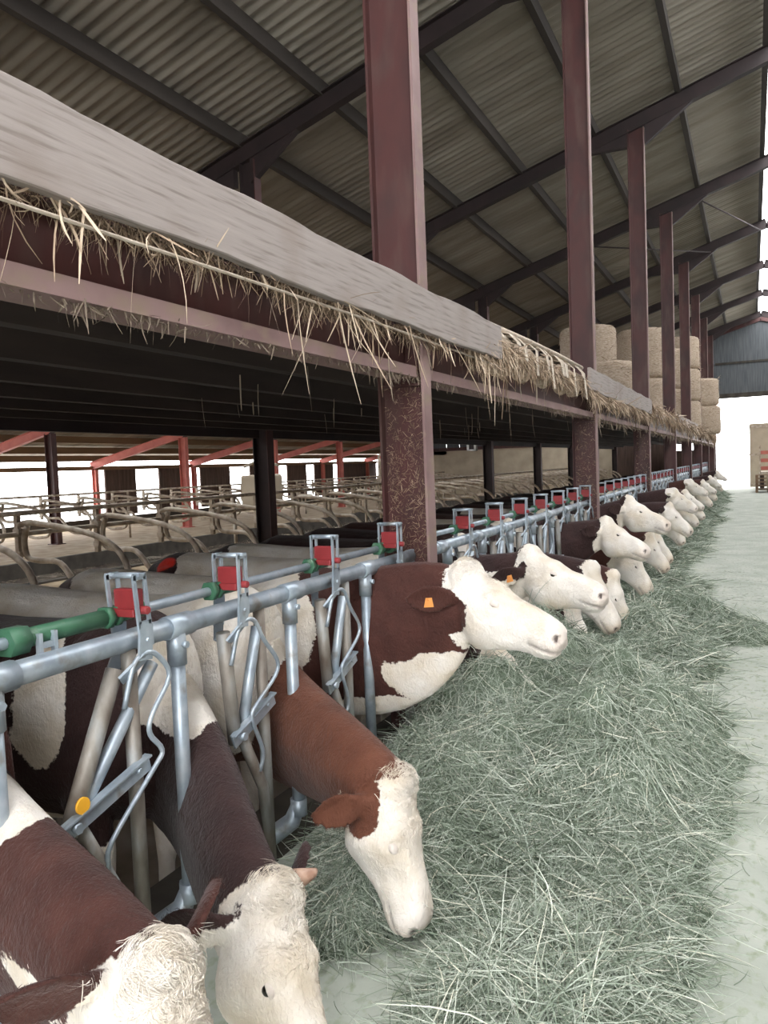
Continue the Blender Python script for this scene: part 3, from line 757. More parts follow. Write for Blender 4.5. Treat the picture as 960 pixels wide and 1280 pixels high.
def unit(e, yh, tilt=False, near=False):
    """one feeding place; yh = y of the lock handle in panel coordinates"""
    yu = yh-.31; yf = yh+.17
    # plain upright with sleeve and foot
    up = MB().tube([(0, yu, .22), (0, yu, RZ)], .026, 10)
    up.tube([(0, yu, RZ-.13), (0, yu, RZ)], .033, 10).tube([(0, yu, .20), (0, yu, .27)], .036, 10)
    up.tube([(0, yu, .25), (-.03, yu-.01, .17), (-.12, yu-.06, .1), (-.16, yu-.09, .08)], [.03, .038, .04, .04], 10)
    up.tube([(.03, yu, RZ-.06), (.047, yu, RZ-.06)], .012, 6)
    up.build('upright', M['galv'], e)
    MB().tube([(0, yf, .1), (0, yf, RZ)], .024, 10).build('rear_upright', M['galvdirty'], e)
    yt, yb = (yh+.11, yh-.10) if tilt else (yh-.06, yh-.02)
    zt, zb = 1.075, .70
    MB().tube([(0, yt, zt), (0, yb, zb-.05)], .027, 10).build('pivot_bar', M['galvdirty'], e)
    MB().tube([(0, yf-.02 if not tilt else yh+.27, zt-.02), (0, yb+.05, zb)], .021, 10).build('brace_bar', M['galv'], e)
    MB().tube([(0, yb+.03, zb-.02), (0, yb+.16, .42), (0, yf, .18)], .022, 8).build('lower_bar', M['galvdirty'], e)
    mb = MB()
    a = Vector((.03, yb-.05, zb-.03)); b = Vector((.03, yf+.03, zb+.06))
    mb.beam(a, b, .008, .05).tube([(.02, yb, zb-.02), (.05, yb, zb-.02)], .016, 6).tube([(.02, yf-.02, zb+.05), (.045, yf-.02, zb+.05)], .009, 6)
    mb.beam(a+Vector((.0, 0, .022)), b+Vector((.0, 0, .022)), .03, .006)
    mb.build('pivot_plate', M['galv'], e)
    P = [(.03, yt+.0, zt-.12), (.045, yt+.03, zt+.0), (.055, yt+.07, zt+.035), (.06, yt+.12, zt+.02), (.06, yt+.17, zt-.06), (.055, yf+.03, zt-.16), (.05, yf+.02, zt-.22), (.05, yt+.13, zt-.29), (.045, yt+.09, zt-.34), (.03, yb+.13, .58), (.02, yb+.12, .5)]
    MB().tube([Vector(p) for p in catmull(P, 4)], .0085, 6).build('guard_loop', M['galv'], e)
    # the lock handle straddles rail and rod
    mb = MB(); lean = -.02 if tilt else 0.0
    if tilt: yh += .195
    for sx in (-.055, .055):
        for s_ in (-.022, .022):
            mb.beam((sx, yh+s_, 1.13), (sx, yh+s_+lean, 1.355), .008, .013, up=(0, 1, 0))
        mb.beam((sx, yh-.012+lean*1.02, 1.355), (sx, yh+.012+lean*1.02, 1.355), .008, .03, up=(1, 0, 0))
        mb.beam((sx, yh-.026+lean, 1.35), (sx, yh+.026+lean, 1.35), .008, .02)
        mb.beam((sx, yh-.026+lean*.3, 1.20), (sx, yh+.026+lean*.3, 1.20), .008, .022)
        mb.beam((sx, yh, 1.20), (sx, yh-.012, 1.09), .009, .055, up=(0, 1, 0))
        mb.beam((sx, yh-.012, 1.10), (sx*.4, yt, 1.04), .009, .04, up=(0, 1, 0))
    mb.tube([(-.06, yh+lean, 1.352), (.06, yh+lean, 1.352)], .010, 8)
    mb.tube([(-.066, yh, 1.15), (.066, yh, 1.15)], .008, 6)
    ho = mb.build('lock_handle', M['galv'], e)
    lm = MB(); ly = yh+lean*.5
    lm.box(-.046, .046, ly-.016, ly+.016, 1.24, 1.31).box(-.046, .046, ly-.03, ly-.008, 1.225, 1.25).tube([(.04, ly, 1.245), (.078, ly, 1.245)], .014, 8)
    bevel(lm.build('red_latch', M['redplastic'], ho), .004, 2)
    gm = MB().tube([(-.05, yh-.06, RZ+.075), (-.05, yh+.10, RZ+.075)], .024, 10)
    gm.tube([(-.05, yh-.07, RZ+.075), (-.05, yh-.045, RZ+.075)], .036, 6).tube([(-.05, yh-.03, RZ+.075), (-.05, yh-.01, RZ+.075)], .034, 6)
    gm.build('rod_clamp', M['greenplastic'], e)
p0 = fence_panel(0, -1.2)
for k in range(5): unit(p0, 5.2-.3-.7*k, tilt=(k == 3))
# long green sleeve, grey clip and yellow disc of the opened place
MB().tube([(-.05, 2.60, RZ+.075), (-.05, 2.95, RZ+.075)], .027, 10).tube([(-.05, 2.58, RZ+.075), (-.05, 2.64, RZ+.075)], .042, 6).build('rod_clamp', M['greenplastic'], p0, label='long worn green sleeve')
MB().beam((-.02, 2.665, 1.16), (-.02, 2.665, 1.235), .012, .016).beam((-.02, 2.715, 1.16), (-.02, 2.715, 1.235), .012, .016).beam((-.02, 2.66, 1.20), (-.02, 2.72, 1.20), .012, .016).build('rod_clip', M['galv'], p0)
MB().tube([(.034, 2.725, .735), (.042, 2.725, .735)], .024, 14).build('disc', M['yellow'], p0, label='round yellow plastic disc')
MB().tube([(-.05, 4.98, RZ+.075), (-.05, 5.04, RZ+.075)], .04, 12).build('rod_end_stop', M['greenplastic'], p0)
p1 = fence_panel(1, 4.0)
for k in range(7): unit(p1, 5.2-.15-.7*k)
MB().tube([(0, .14, .1), (0, .14, RZ)], .028, 10).build('rear_upright', M['galv'], p1)
MB().tube([(-.05, .12, RZ+.075), (-.05, .15, RZ+.075)], .045, 12).build('rod_end_stop', M['redplastic'], p1)
MB().tube([(-.05, .15, RZ+.075), (-.05, .19, RZ+.075)], .04, 12).build('rod_end_stop', M['greenplastic'], p1)
p2 = copy_tree(p1); p2.location.y = 9.2; p2['label'] = 'third headlock fence panel, between second and third red posts'
LAB = ['fourth headlock fence panel, past the third post', 'fifth headlock fence panel, past the fourth post', 'sixth headlock fence panel, past the fifth post', 'seventh headlock fence panel, past the sixth post']
for i, y in enumerate(YS[3:7]):
    c = copy_tree(p1); c.location.y = y; c['label'] = LAB[i]

# ------------------------------------------------------------------ cubicles
def make_divider(lab, grp):
    e = empty('cubicle_divider', (0, 0, 0), label=lab, cat='stall divider', group=grp)
    # local +x is the rear of the bed (towards the cow alley); the mount is at x=0
    P = [(0, 0, 1.17), (.25, 0, 1.19), (1.05, 0, 1.08), (1.45, 0, .93), (1.62, 0, .72), (1.60, 0, .52), (1.48, 0, .42), (1.05, 0, .40), (.85, 0, .52), (.62, 0, .74), (.30, 0, .76), (.12, 0, .80), (.08, 0, .98), (.14, 0, 1.16)]
    MB().tube([Vector(p) for p in catmull(P, 4)], .034, 8).build('loop', M['galvdull'], e)
    MB().beam((-.02, 0, .72), (-.02, 0, 1.32), .05, .06).box(-.05, .05, -.045, .045, 1.06, 1.12).box(-.05, .05, -.045, .045, .80, .86).build('mount_bracket', M['galvdull'], e)
    return e
def row(xm, sgn, y0, y1, step, lab, grp, proto):
    mb = MB()
    e = empty('neck_rail', (xm, 0, 0), label='long rails carrying the loops of the ' + lab, cat='rail')
    MB().tube([(0, y0-.5, 1.30), (0, y1+.3, 1.30)], .03, 8).build('upper_rail', M['galvdull'], e)
    MB().tube([(0, y0-.5, 1.06), (0, y1+.3, 1.06)], .03, 8).build('lower_rail', M['galvdull'], e)
    yy = y0+.55
    while yy < y1: MB().tube([(0, yy, 0), (0, yy, 1.33)], .03, 8).build('rail_post', M['galvdull'], e); yy += step*4
    yy = y0; first = True
    while yy < y1:
        c = copy_tree(proto)
        c.location = (xm, yy, 0); c.rotation_euler = (0, 0, 0 if sgn > 0 else math.pi)
        c['label'] = 'bent tube stall divider loop in the ' + lab; c['group'] = grp
        yy += step
proto = make_divider('x', 'y')
row(-7.62, 1, 4.95, 40.5, 1.18, 'near cubicle row, curved end towards the cows', 'dividers of the near cubicle row', proto)
#row(-8.45, -1, 6.2, 40.5, 1.18, 'second cubicle row, backing onto the near row', 'dividers of the second cubicle row', proto)
row(-15.75, 1, 11.0, 40.5, 1.18, 'far cubicle row, beyond the wet alley', 'dividers of the far cubicle row', proto)
#row(-18.6, -1, 14.0, 40.5, 1.18, 'outermost cubicle row by the open side', 'dividers of the outermost cubicle row', proto)
for ch in list(proto.children): bpy.data.objects.remove(ch)
bpy.data.objects.remove(proto)
# white gates outside the open side
for k, y in enumerate([12.5, 15.6, 18.8, 22.0, 25.2, 28.4]):
    e = empty('field_gate', (-22.5, y, -.1), label='white tubular gate beyond the open side wall, one of a line', cat='gate', group='white gates outside')
    mb = MB()
    for z in (.25, .55, .85, 1.15): mb.tube([(0, 0, z), (0, 3, z)], .03, 8)
    mb.build('gate_bars', M['outside'], e)
    for yy in (0, 1.5, 3): MB().tube([(0, yy, 0), (0, yy, 1.25)], .045, 8).build('gate_post', M['outside'], e)
# small stall things seen behind: white water trough post, grey box lamp, tall frame
e = empty('drinker', (-9.6, 13.9, 0), label='pale grey cow drinker tank with curved lid, left of the nearest post', cat='drinker')
bevel(MB().box(-.35, .35, -.3, .3, .95, 1.62).build('tank', M['beige'], e), .05, 3)
MB().box(-.05, .05, -.05, .05, 0, .95).tube([(0, 0, 1.62), (0, 0, 1.85)], .03, 8).build('stand', M['galvdull'], e)
MB().tube([(-.45, 0, 1.80), (-.2, 0, 1.88), (.2, 0, 1.88), (.45, 0, 1.80)], .03, 8).build('lid_bar', M['galvdull'], e)
e = empty('scratch_frame', (-8.9, 18.5, 0), label='tall inverted U tube frame standing among the cubicles', cat='frame')
MB().tube([(0, -.2, 0), (0, -.2, 1.95), (0, -.12, 2.02), (0, .12, 2.02), (0, .2, 1.95), (0, .2, 0)], .03, 8).build('tube_frame', M['galvdull'], e)
e = empty('wall_lamp', (-6.72, 19.5, 2.02), label='small white square lamp with dark centre under the loft back beam', cat='lamp')
MB().box(-.13, -.07, -.02, .1, 0, .26).box(.07, .13, -.02, .1, 0, .26).box(-.13, .13, -.02, .1, .21, .26).box(-.13, .13, -.02, .1, 0, .04).build('lamp_frame', M['outside'], e)
MB().box(-.07, .07, .0, .1, .04, .21).box(-.02, .02, .04, .08, .26, .4).build('lamp_glass', M['darksteel'], e)

# ------------------------------------------------------------------ things at the far door
e = empty('door_leaf', (.15, 41.6, 0), label='pale grey sliding door leaf standing in the far opening', cat='door')
MB().box(-.25, .75, -.03, .03, .02, 3.1).build('door_panel', M['beige'], e)
mb = MB()
for z in (.15, 1.6, 2.95): mb.box(-.27, .77, -.07, -.03, z-.06, z+.06)
mb.build('door_rails', M['galvdull'], e)
for k in range(5):
    e = empty('pallet', (.62, 36.5, .15*k), label=['bottom', 'second', 'third', 'fourth', 'topmost'][k] + ' wooden pallet in the stack by the far door', cat='pallet', group='pallets by the far door')
    mb = MB()
    for s in range(6): mb.box(-.5, .5, -.58+s*.21, -.44+s*.21, .12, .14)
    mb.build('deck', M['purlinlow'], e)
    MB().box(-.5, -.4, -.6, .6, 0, .12).box(-.05, .05, -.6, .6, 0, .12).box(.4, .5, -.6, .6, 0, .12).build('bearers', M['purlinlow'], e)
e = empty('trailer', (1.15, 39.2, 0), label='farm trailer with grey slatted sides and red boards beyond the far door', cat='trailer')
mb = MB()
for z in (.9, 1.25, 1.6): mb.box(-.8, .8, -.9, -.86, z, z+.16)
mb.build('slatted_side', M['pinksteel'], e)
MB().box(-.85, .85, -.92, 1.4, .72, .82).box(-.86, -.80, -.92, -.84, .8, 2.0).box(.80, .86, -.92, -.84, .8, 2.0).build('bed', M['galvdull'], e)
for sx in (-.75, .75):
    for sy in (-.5, .9): MB().tube([(sx-.08, sy, .36), (sx+.08, sy, .36)], .36, 18).build('wheel', M['darkboard'], e)
mb = MB(); r = random.Random(3); rings = []
for a in range(9):
    t = a/8; s = (1-abs(2*t-1)**3.5)**.5*.999+.03
    rings.append([(-.55+1.1*t, .55*s*math.cos(2*math.pi*k/20)*(1+r.uniform(-.06, .06)), .60+.6*s*math.sin(2*math.pi*k/20)*(1+r.uniform(-.06, .06))) for k in range(20)])
mb.loft(rings).build('straw_bale', M['bale'], loc=(.98, 30.5, 0), label='brown round bale lying on the alley floor at the right edge', cat='straw bale')


# ------------------------------------------------------------------ cows
CF = -0.30      # floor of the cow alley
def ell_ring(c, s, u, a, b, n=20, e=2.2, bot=None):
    """superellipse ring round c; s, u = side and up vectors; a half-width, b half-height"""
    out = []
    for k in range(n):
        t = 2*math.pi*k/n; ct, st = math.cos(t), math.sin(t)
        x = math.copysign(abs(ct)**(2/e), ct); y = math.copysign(abs(st)**(2/e), st)
        w = a if bot is None or st > 0 else a+(bot-a)*abs(y)
        out.append(Vector(c)+Vector(s)*(w*x)+Vector(u)*(b*y))
    return out

BODY = [(-2.02, .80, .13, .11), (-1.96, .80, .24, .20), (-1.80, .79, .31, .26), (-1.55, .75, .35, .28), (-1.25, .70, .38, .31), (-.90, .67, .40, .345),
        (-.55, .68, .40, .33), (-.30, .71, .41, .27), (-.12, .735, .405, .235), (.0, .74, .35, .18), (.08, .75, .28, .14)]
HEAD = [(-.045, .0, -.115, .045, .05), (-.01, .046, -.15, .072, .06), (.04, .044, -.195, .094, .07), (.09, .018, -.240, .104, .075), (.15, .010, -.280, .113, .078), (.20, .012, -.298, .119, .076), (.235, .004, -.292, .110, .070),
        (.28, -.002, -.268, .092, .060), (.33, -.004, -.240, .080, .055), (.385, -.008, -.214, .072, .054), (.43, -.012, -.202, .077, .062),
        (.47, -.018, -.197, .088, .072), (.50, -.026, -.191, .093, .073), (.530, -.042, -.178, .086, .062), (.550, -.072, -.150, .058, .042)]

def make_cow(label, y, xb, P, Mz, coat, mat, voxel=.016, yaw=0.0, roll=0.0, ear=(-.25, 1.0, -.15), tags=(), horns=False, thick=1.0, hair=0, spots=(), tap=1.5, drop=0.0, wk=1.0, en=(.9, 0, .25), eb=(.06, .088, -.105), eyes=.45, group=None, body=True, name='cow', tuft=0):
    """P poll point, Mz muzzle tip (world); neck base stands at (xb, y)"""
    root = empty(name, (xb, y, CF), yaw, label=label, cat='cow', group=group)
    Rw = Matrix.Rotation(yaw, 3, 'Z'); org = Vector((xb, y, CF))
    toL = lambda p: Rw.transposed() @ (Vector(p)-org)
    P = toL(P); Mu = toL(Mz)
    fwd = (Mu-P); s = fwd.length/.552; fwd.normalize()
    side = Vector((0, 1, 0))
    side = (side-fwd*side.dot(fwd)).normalized()
    side = Matrix.Rotation(roll, 3, fwd) @ side
    up = fwd.cross(side).normalized()
    th = math.atan(.09/.545)
    hx = (fwd*math.cos(th)+up*math.sin(th)).normalized(); hz = side.cross(hx)*-1
    hz = hx.cross(side)
    H = lambda x, yy, z: P+(hx*x+side*yy+hz*z)*s
    mb = MB()
    X, Yv, Z = Vector((1, 0, 0)), Vector((0, 1, 0)), Vector((0, 0, 1))
    cz = 0.30   # body sections are given over the alley level, lift them over the cow floor
    # torso
    mb.loft([ell_ring((x, 0, z+.02+cz*.0+.28), Yv, Z, w, h, 24, 2.25) for x, z, h, w in (BODY[:-1] if drop else BODY)])
    # neck
    B0 = Vector((-.10, 0, 1.04-.5*drop)); E = H(.055, 0, -.125) if tap > 1 else H(.10, 0, -.165)
    d0 = (E-B0); Ld = d0.length
    C1 = B0+Vector((.27*Ld, 0, .02-drop)); C2 = E-(d0.normalized()*.6+hx*.25+hz*-.05).normalized()*.30*Ld
    rings = []
    for i in range(15):
        t = i/14
        p = B0*(1-t)**3+C1*3*t*(1-t)**2+C2*3*t*t*(1-t)+E*t**3
        tg = ((C1-B0)*(1-t)**2+(C2-C1)*2*t*(1-t)+(E-C2)*t*t).normalized()
        sd = (Yv*(1-t)+side*t); sd = (sd-tg*sd.dot(tg)).normalized(); u = tg.cross(sd)
        if u.z < 0 and t < .5: u = -u
        dep = ((.375-.4*drop)*(1-t)**tap+(.152 if tap > 1 else .185)*t**.8+.05*math.sin(math.pi*t)*.6)*(1+(thick-1)*(1-t))
        wid = (.150*(1-t)**1.6+.102*t+.022*math.sin(math.pi*t))*wk
        rings.append(ell_ring(p-u*(.04*math.sin(math.pi*t)*thick), sd, u, wid, dep, 20, 2.1, bot=wid*.62))
    mb.loft(rings)
    # head
    mb.loft([ell_ring(H(x, 0, (zt+zb)/2), side, hz, wt*s, (zt-zb)/2*s, 24, 2.5, bot=wb*s) for x, zt, zb, wt, wb in HEAD])
    # ears
    ears = []
    for sg in (1, -1):
        er = ear if not isinstance(ear[0], tuple) else ear[0 if sg > 0 else 1]
        base = H(eb[0], sg*eb[1], eb[2]); d = (hx*er[0]+side*sg*er[1]+hz*er[2]).normalized()
        nrm = (hx*en[0]+side*sg*en[1]+hz*en[2]); nrm = (nrm-d*nrm.dot(d)).normalized(); wv = d.cross(nrm)
        R = []
        for t, w, th_ in [(0, .028, .024), (.15, .038, .021), (.35, .062, .014), (.55, .070, .011), (.75, .058, .010), (.9, .034, .009), (1, .012, .006)]:
            c = base+d*(t*.225*s)
            R.append([c+wv*(w*s*math.cos(a))+nrm*((th_*math.sin(a)-.020*min(1, t*3)*math.cos(a)**2*-1)*s) for a in [2*math.pi*k/14 for k in range(14)]])
        mb.loft(R); ears.append((base, d, wv, nrm))
    if horns:
        for sg in (1,):
            b = H(.005, sg*.065, .0)
            hm = MB().tube([b, b+(side*sg*.9+hz*.2-hx*.0)*.04*s, b+(side*sg*1.0+hz*.25-hx*.05)*.075*s, b+(side*sg*1.0+hz*.3-hx*.1)*.085*s], [.030*s, .025*s, .014*s, .005*s], 12)
            hm.build('horn', M['horn'], root)
    if body:
        for sg in (1, -1):
            # fore leg
            L = [((-.28, .17*sg, .98), .15, .085), ((-.30, .18*sg, .72), .10, .075), ((-.24, .18*sg, .55), .062, .055), ((-.24, .18*sg, .40), .048, .048), ((-.25, .18*sg, .33), .036, .036),
                 ((-.26, .18*sg, .16), .032, .033), ((-.25, .18*sg, .11), .042, .044), ((-.23, .18*sg, .06), .044, .046), ((-.21, .18*sg, .0), .056, .055)]
            mb.loft([ell_ring(c, X, Yv, a, b, 12, 2) for c, a, b in L])
            L = [((-1.72, .16*sg, 1.02), .22, .10), ((-1.66, .18*sg, .80), .17, .095), ((-1.70, .19*sg, .62), .105, .065), ((-1.83, .19*sg, .48), .062, .042), ((-1.86, .19*sg, .42), .05, .038), ((-1.83, .19*sg, .30), .036, .034),
                 ((-1.79, .19*sg, .16), .034, .034), ((-1.76, .19*sg, .10), .043, .044), ((-1.73, .19*sg, .05), .045, .046), ((-1.71, .19*sg, .0), .058, .055)]
            mb.loft([ell_ring(c, X, Yv, a, b, 12, 2) for c, a, b in L])
            mb.ball((-1.72, sg*.19, 1.26), .09, 12, 8, (1.2, .8, .75))      # hook bone
            mb.ball((-.25, sg*.12, 1.22), .14, 12, 8, (1.1, .8, 1.15))      # shoulder blade
        mb.ball((-1.45, 0, .62), .17, 14, 10, (1.1, .9, .95))
        for sx in (-.07, .07):
            for sy in (-.06, .06): mb.tube([(-1.45+sx, sy, .5), (-1.45+sx, sy, .40)], .017, 8)
        mb.tube([(-1.95, 0, 1.25), (-2.05, 0, 1.24), (-2.09, 0, 1.1), (-2.09, 0, .7), (-2.08, 0, .55)], [.045, .035, .025, .02, .016], 10)
        mb.ball((-2.08, 0, .42), .05, 10, 8, (1, 1, 3))
    me0 = mb.mesh('tmp', None)
    tmp = bpy.data.objects.new('tmp', me0); COL.objects.link(tmp)
    r = tmp.modifiers.new('r', 'REMESH'); r.mode = 'VOXEL'; r.voxel_size = voxel
    sm = tmp.modifiers.new('s', 'SMOOTH'); sm.factor = .5; sm.iterations = 4 if voxel < .012 else 2
    dg = bpy.context.evaluated_depsgraph_get()
    me = bpy.data.meshes.new_from_object(tmp.evaluated_get(dg)); me.name = 'body'
    bpy.data.objects.remove(tmp); bpy.data.meshes.remove(me0)
    n = len(me.vertices)
    co = np.empty(n*3, np.float32); me.vertices.foreach_get('co', co); co = co.reshape(-1, 3).astype(float)
    Pn, A = np.array(P), np.array([hx, side, hz])
    h = (co-Pn) @ A.T / s
    hl, hy, hzc = h.T; ay = np.abs(hy); sgn = np.sign(hy)
    def g(cx, cy, cz_, r): return np.exp(-(((hl-cx)**2+(ay-cy)**2+(hzc-cz_)**2)/r**2))
    inhead = (hl > -.05) & (hl < .6) & (ay < .2) & (hzc > -.32) & (hzc < .1)
    dy = np.zeros(n); dx = np.zeros(n); dz = np.zeros(n)
    dy += .012*g(.20, .108, -.024, .028); dz += .008*g(.195, .085, -.005, .032)
    dy -= .008*g(.235, .112, -.058, .020)
    dy += .008*g(.24, .108, -.090, .022); dz -= .010*g(.30, .0, .0, .05)*(ay < .05); dy -= .010*g(.33, .08, -.16, .04)
    dy -= .014*g(.35, .075, -.09, .05)
    dy += .014*g(.19, .10, -.20, .06)
    dx -= .022*g(.543, .046, -.074, .015); dy -= .016*g(.528, .074, -.070, .016)
    dz += .010*g(.06, .03, .03, .045)
    mouth = np.exp(-((hzc-(-.140+.10*(hl-.50)))/.0075)**2)*np.clip((hl-.40)/.04, 0, 1)*np.clip((.57-hl)/.03, 0, 1)
    dy -= .008*mouth*np.clip(ay/.04, 0, 1); dx -= .007*mouth*(hl > .5)
    wr = np.sin(hl*150+hzc*60)*np.exp(-((hl-.235)/.05)**2)*np.exp(-((hzc+.03)/.04)**2)*.0015
    dy += wr
    d = (dx[:, None]*A[0]+(dy*sgn)[:, None]*A[1]+dz[:, None]*A[2])*s*inhead[:, None]
    co += d
    # coat field: list of (frame, sign, centre, radii)
    q = co*1.0
    wx = .05*vnoise(q[:, 0]*2.5+9*y, q[:, 2]*2.5, 31)+.02*vnoise(q[:, 0]*9, q[:, 2]*9+q[:, 1]*7, 32)
    f = np.full(n, -1.0)
    for (fr, sg2, c, rad) in coat:
        src = h if fr == 'h' else co
        dd = np.sqrt((((src-np.array(c))/np.array(rad))**2).sum(1))
        gg = (1-dd)*min(rad)*4
        if fr != 'h': gg = gg+wx*2.4
        else: gg = gg+wx*.5
        f = np.maximum(f, gg) if sg2 > 0 else np.minimum(f, -gg)
    f = np.clip(f*1.6+.5, -.2, 1.2)
    attrs = {'coat': f,
             'pink': np.clip((hl-.46)/.09, 0, 1)*inhead*(hzc > -.15)*.42,
             'dark': np.clip(np.maximum(3.0*g(.530, .071, -.071, .019)-.9, .5*mouth*(hl > .42))*inhead, 0, .92)*1.0}  # painted shade in the nostril pits and mouth crease
    sp = np.zeros(n)
    for (c, rr) in spots: sp = np.maximum(sp, np.clip((rr-np.linalg.norm(co-np.array(toL(c)), axis=1))/.01, 0, 1))
    attrs['spot'] = sp
    hoof = (co[:, 2] < .07)
    attrs['dark'] = np.where(hoof, .9, attrs['dark'])
    me.vertices.foreach_set('co', co.astype(np.float32).ravel())
    for k, v in attrs.items():
        a = me.attributes.new(k, 'FLOAT', 'POINT'); a.data.foreach_set('value', v.astype(np.float32))
    me.polygons.foreach_set('use_smooth', np.ones(len(me.polygons), bool))
    me.materials.clear(); me.materials.append(mat); me.update()
    o = bpy.data.objects.new('body', me); COL.objects.link(o); o.parent = root
    # eyes with heavy lids
    for sg in (1, -1):
        c = H(.234, sg*.0845, -.058)
        eb = MB().ball((0, 0, 0), .0175*s, 14, 10).build('eye', M['eye'], root, loc=c)
        lid = MB(); nn = 16; R0 = .0188*s
        for (t0, t1) in ((-.35, math.pi*(eyes)), (math.pi*.80, math.pi*1.15)):
            rr = []
            for i in range(9):
                th2 = t0+(t1-t0)*i/8      # swings from above (hz) over the outward side to below
                dvec = hz*math.cos(th2)+side*sg*math.sin(th2)
                row_ = []
                for k in range(nn+1):
                    ph = -math.pi/2+math.pi*k/nn
                    row_.append((dvec*math.cos(ph)+hx*math.sin(ph)*1.25)*R0)
                rr.append(row_)
            vs = [v for r_ in rr for v in r_]; m_ = nn+1
            lid.add(vs, [(i*m_+k, i*m_+k+1, (i+1)*m_+k+1, (i+1)*m_+k) for i in range(8) for k in range(nn)], True)
        lo = lid.build('eyelid', M['lid'], eb)
        sl = lo.modifiers.new('s', 'SOLIDIFY'); sl.thickness = .003; sl.offset = 0
    for (sg, t, mt, sz) in tags:
        base, dd, wv, nr = ears[0 if sg > 0 else 1]
        c = base+dd*(t*.225*s)+nr*.022
        wv2 = wv if wv.z < 0 else -wv
        mt2 = MB(); a = c+dd*(-sz*.5); b2 = c+dd*(sz*.5)
        vs = [c-dd*sz*.35-wv2*sz*.2, c+dd*sz*.35-wv2*sz*.2, c+dd*sz*.55+wv2*sz*.9, c-dd*sz*.55+wv2*sz*.9]
        vs = [v+nr*.002 for v in vs]+[v-nr*.002 for v in vs]
        mt2.add(vs, [(0, 1, 2, 3), (7, 6, 5, 4), (0, 4, 5, 1), (1, 5, 6, 2), (2, 6, 7, 3), (3, 7, 4, 0)])
        mt2.ball(c-dd*0, .007, 8, 6)
        mt2.build('ear_tag', mt, root)
    if hair:
        nm = np.empty(n*3, np.float32); me.vertices.foreach_get('normal', nm); nm = nm.reshape(-1, 3).astype(float)
        w = np.where(co[:, 0] > -.15, 1.0, 0.)
        w = w*(1-np.clip((hl-.46)*20, 0, 1)*(ay < .1))
        idx = rng.choice(n, hair, p=w/w.sum())
        jit = rng.normal(0, voxel*.45, (hair, 3)); N_ = nm[idx]; jit -= N_*(jit*N_).sum(1)[:, None]
        P_ = co[idx]+jit-N_*.0015
        # hair lies back along the body, away from the poll on the face
        flow = np.where((h[idx, 0] > .05)[:, None]*np.ones(3), A[0]*1.0, -A[0]*.6-np.array([0, 0, .5]))
        flow = flow+.35*rng.normal(size=(hair, 3)); flow -= N_*(flow*N_).sum(1)[:, None]
        flow /= np.linalg.norm(flow, axis=1)[:, None]
        D = flow+N_*rng.uniform(.12, .45, hair)[:, None]; D /= np.linalg.norm(D, axis=1)[:, None]
        Ln = rng.uniform(.008, .017, hair)
        ho = strands('short_hair', mat, P_, D, Ln, -N_*(.3*Ln)[:, None], np.full(hair, .0011), f[idx], parent=root, seg=2, kind='stuff')
        m2 = ho.data
        for k, v in attrs.items():
            a = m2.attributes.new(k, 'FLOAT', 'POINT'); a.data.foreach_set('value', np.repeat(v[idx], 6).astype(np.float32))
    if tuft:
        nm = np.empty(n*3, np.float32); me.vertices.foreach_get('normal', nm); nm = nm.reshape(-1, 3).astype(float)
        w = (np.exp(-((hl-.04)/.075)**2-(hy/.07)**2)*(hzc > -.04)+.30*np.exp(-((hl-.15)/.09)**2-(hy/.075)**2)*(hzc > -.06))*inhead
        idx = rng.choice(n, tuft, p=w/w.sum()); N_ = nm[idx]
        P_ = co[idx]+rng.normal(0, voxel*.3, (tuft, 3))-N_*.002
        hh = h[idx]
        ph = vnoise(hh[:, 0]*16, hh[:, 1]*16, 41)*2.4
        flow = np.cos(ph)[:, None]*A[0]+np.sin(ph)[:, None]*A[1]
        flow = flow+.18*rng.normal(size=(tuft, 3)); flow -= N_*(flow*N_).sum(1)[:, None]; flow /= np.linalg.norm(flow, axis=1)[:, None]
        D = flow+N_*.32; D /= np.linalg.norm(D, axis=1)[:, None]
        Ln = rng.uniform(.025, .05, tuft)*s
        cr = np.cross(N_, flow)*(.5*np.sign(np.sin(ph*2+1)))[:, None]
        Cb = (cr-N_*.75)*Ln[:, None]
        ho = strands('curly_forelock', mat, P_, D, Ln, Cb, np.full(tuft, .0016), f[idx], parent=root, seg=4, kind='stuff')
        m2 = ho.data
        for k, v in attrs.items():
            vv = np.full(tuft*10, 1.2) if k == 'coat' else np.zeros(tuft*10)
            a = m2.attributes.new(k, 'FLOAT', 'POINT'); a.data.foreach_set('value', vv.astype(np.float32))
    return root

WHEAD = ('h', 1, (.27, 0, -.08), (.31, .22, .30))
def EARB(x=.0): return ('h', -1, (.0+x, .20, -.09), (.10, .16, .12))
EARS = [('h', -1, (-.01, .21, -.10), (.10, .13, .11)), ('h', -1, (-.01, -.21, -.10), (.10, .13, .11))]
BELLY = ('b', 1, (-.9, 0, .45), (1.1, .5, .28))
LEGS = ('b', 1, (-.9, 0, .1), (1.5, .6, .32))

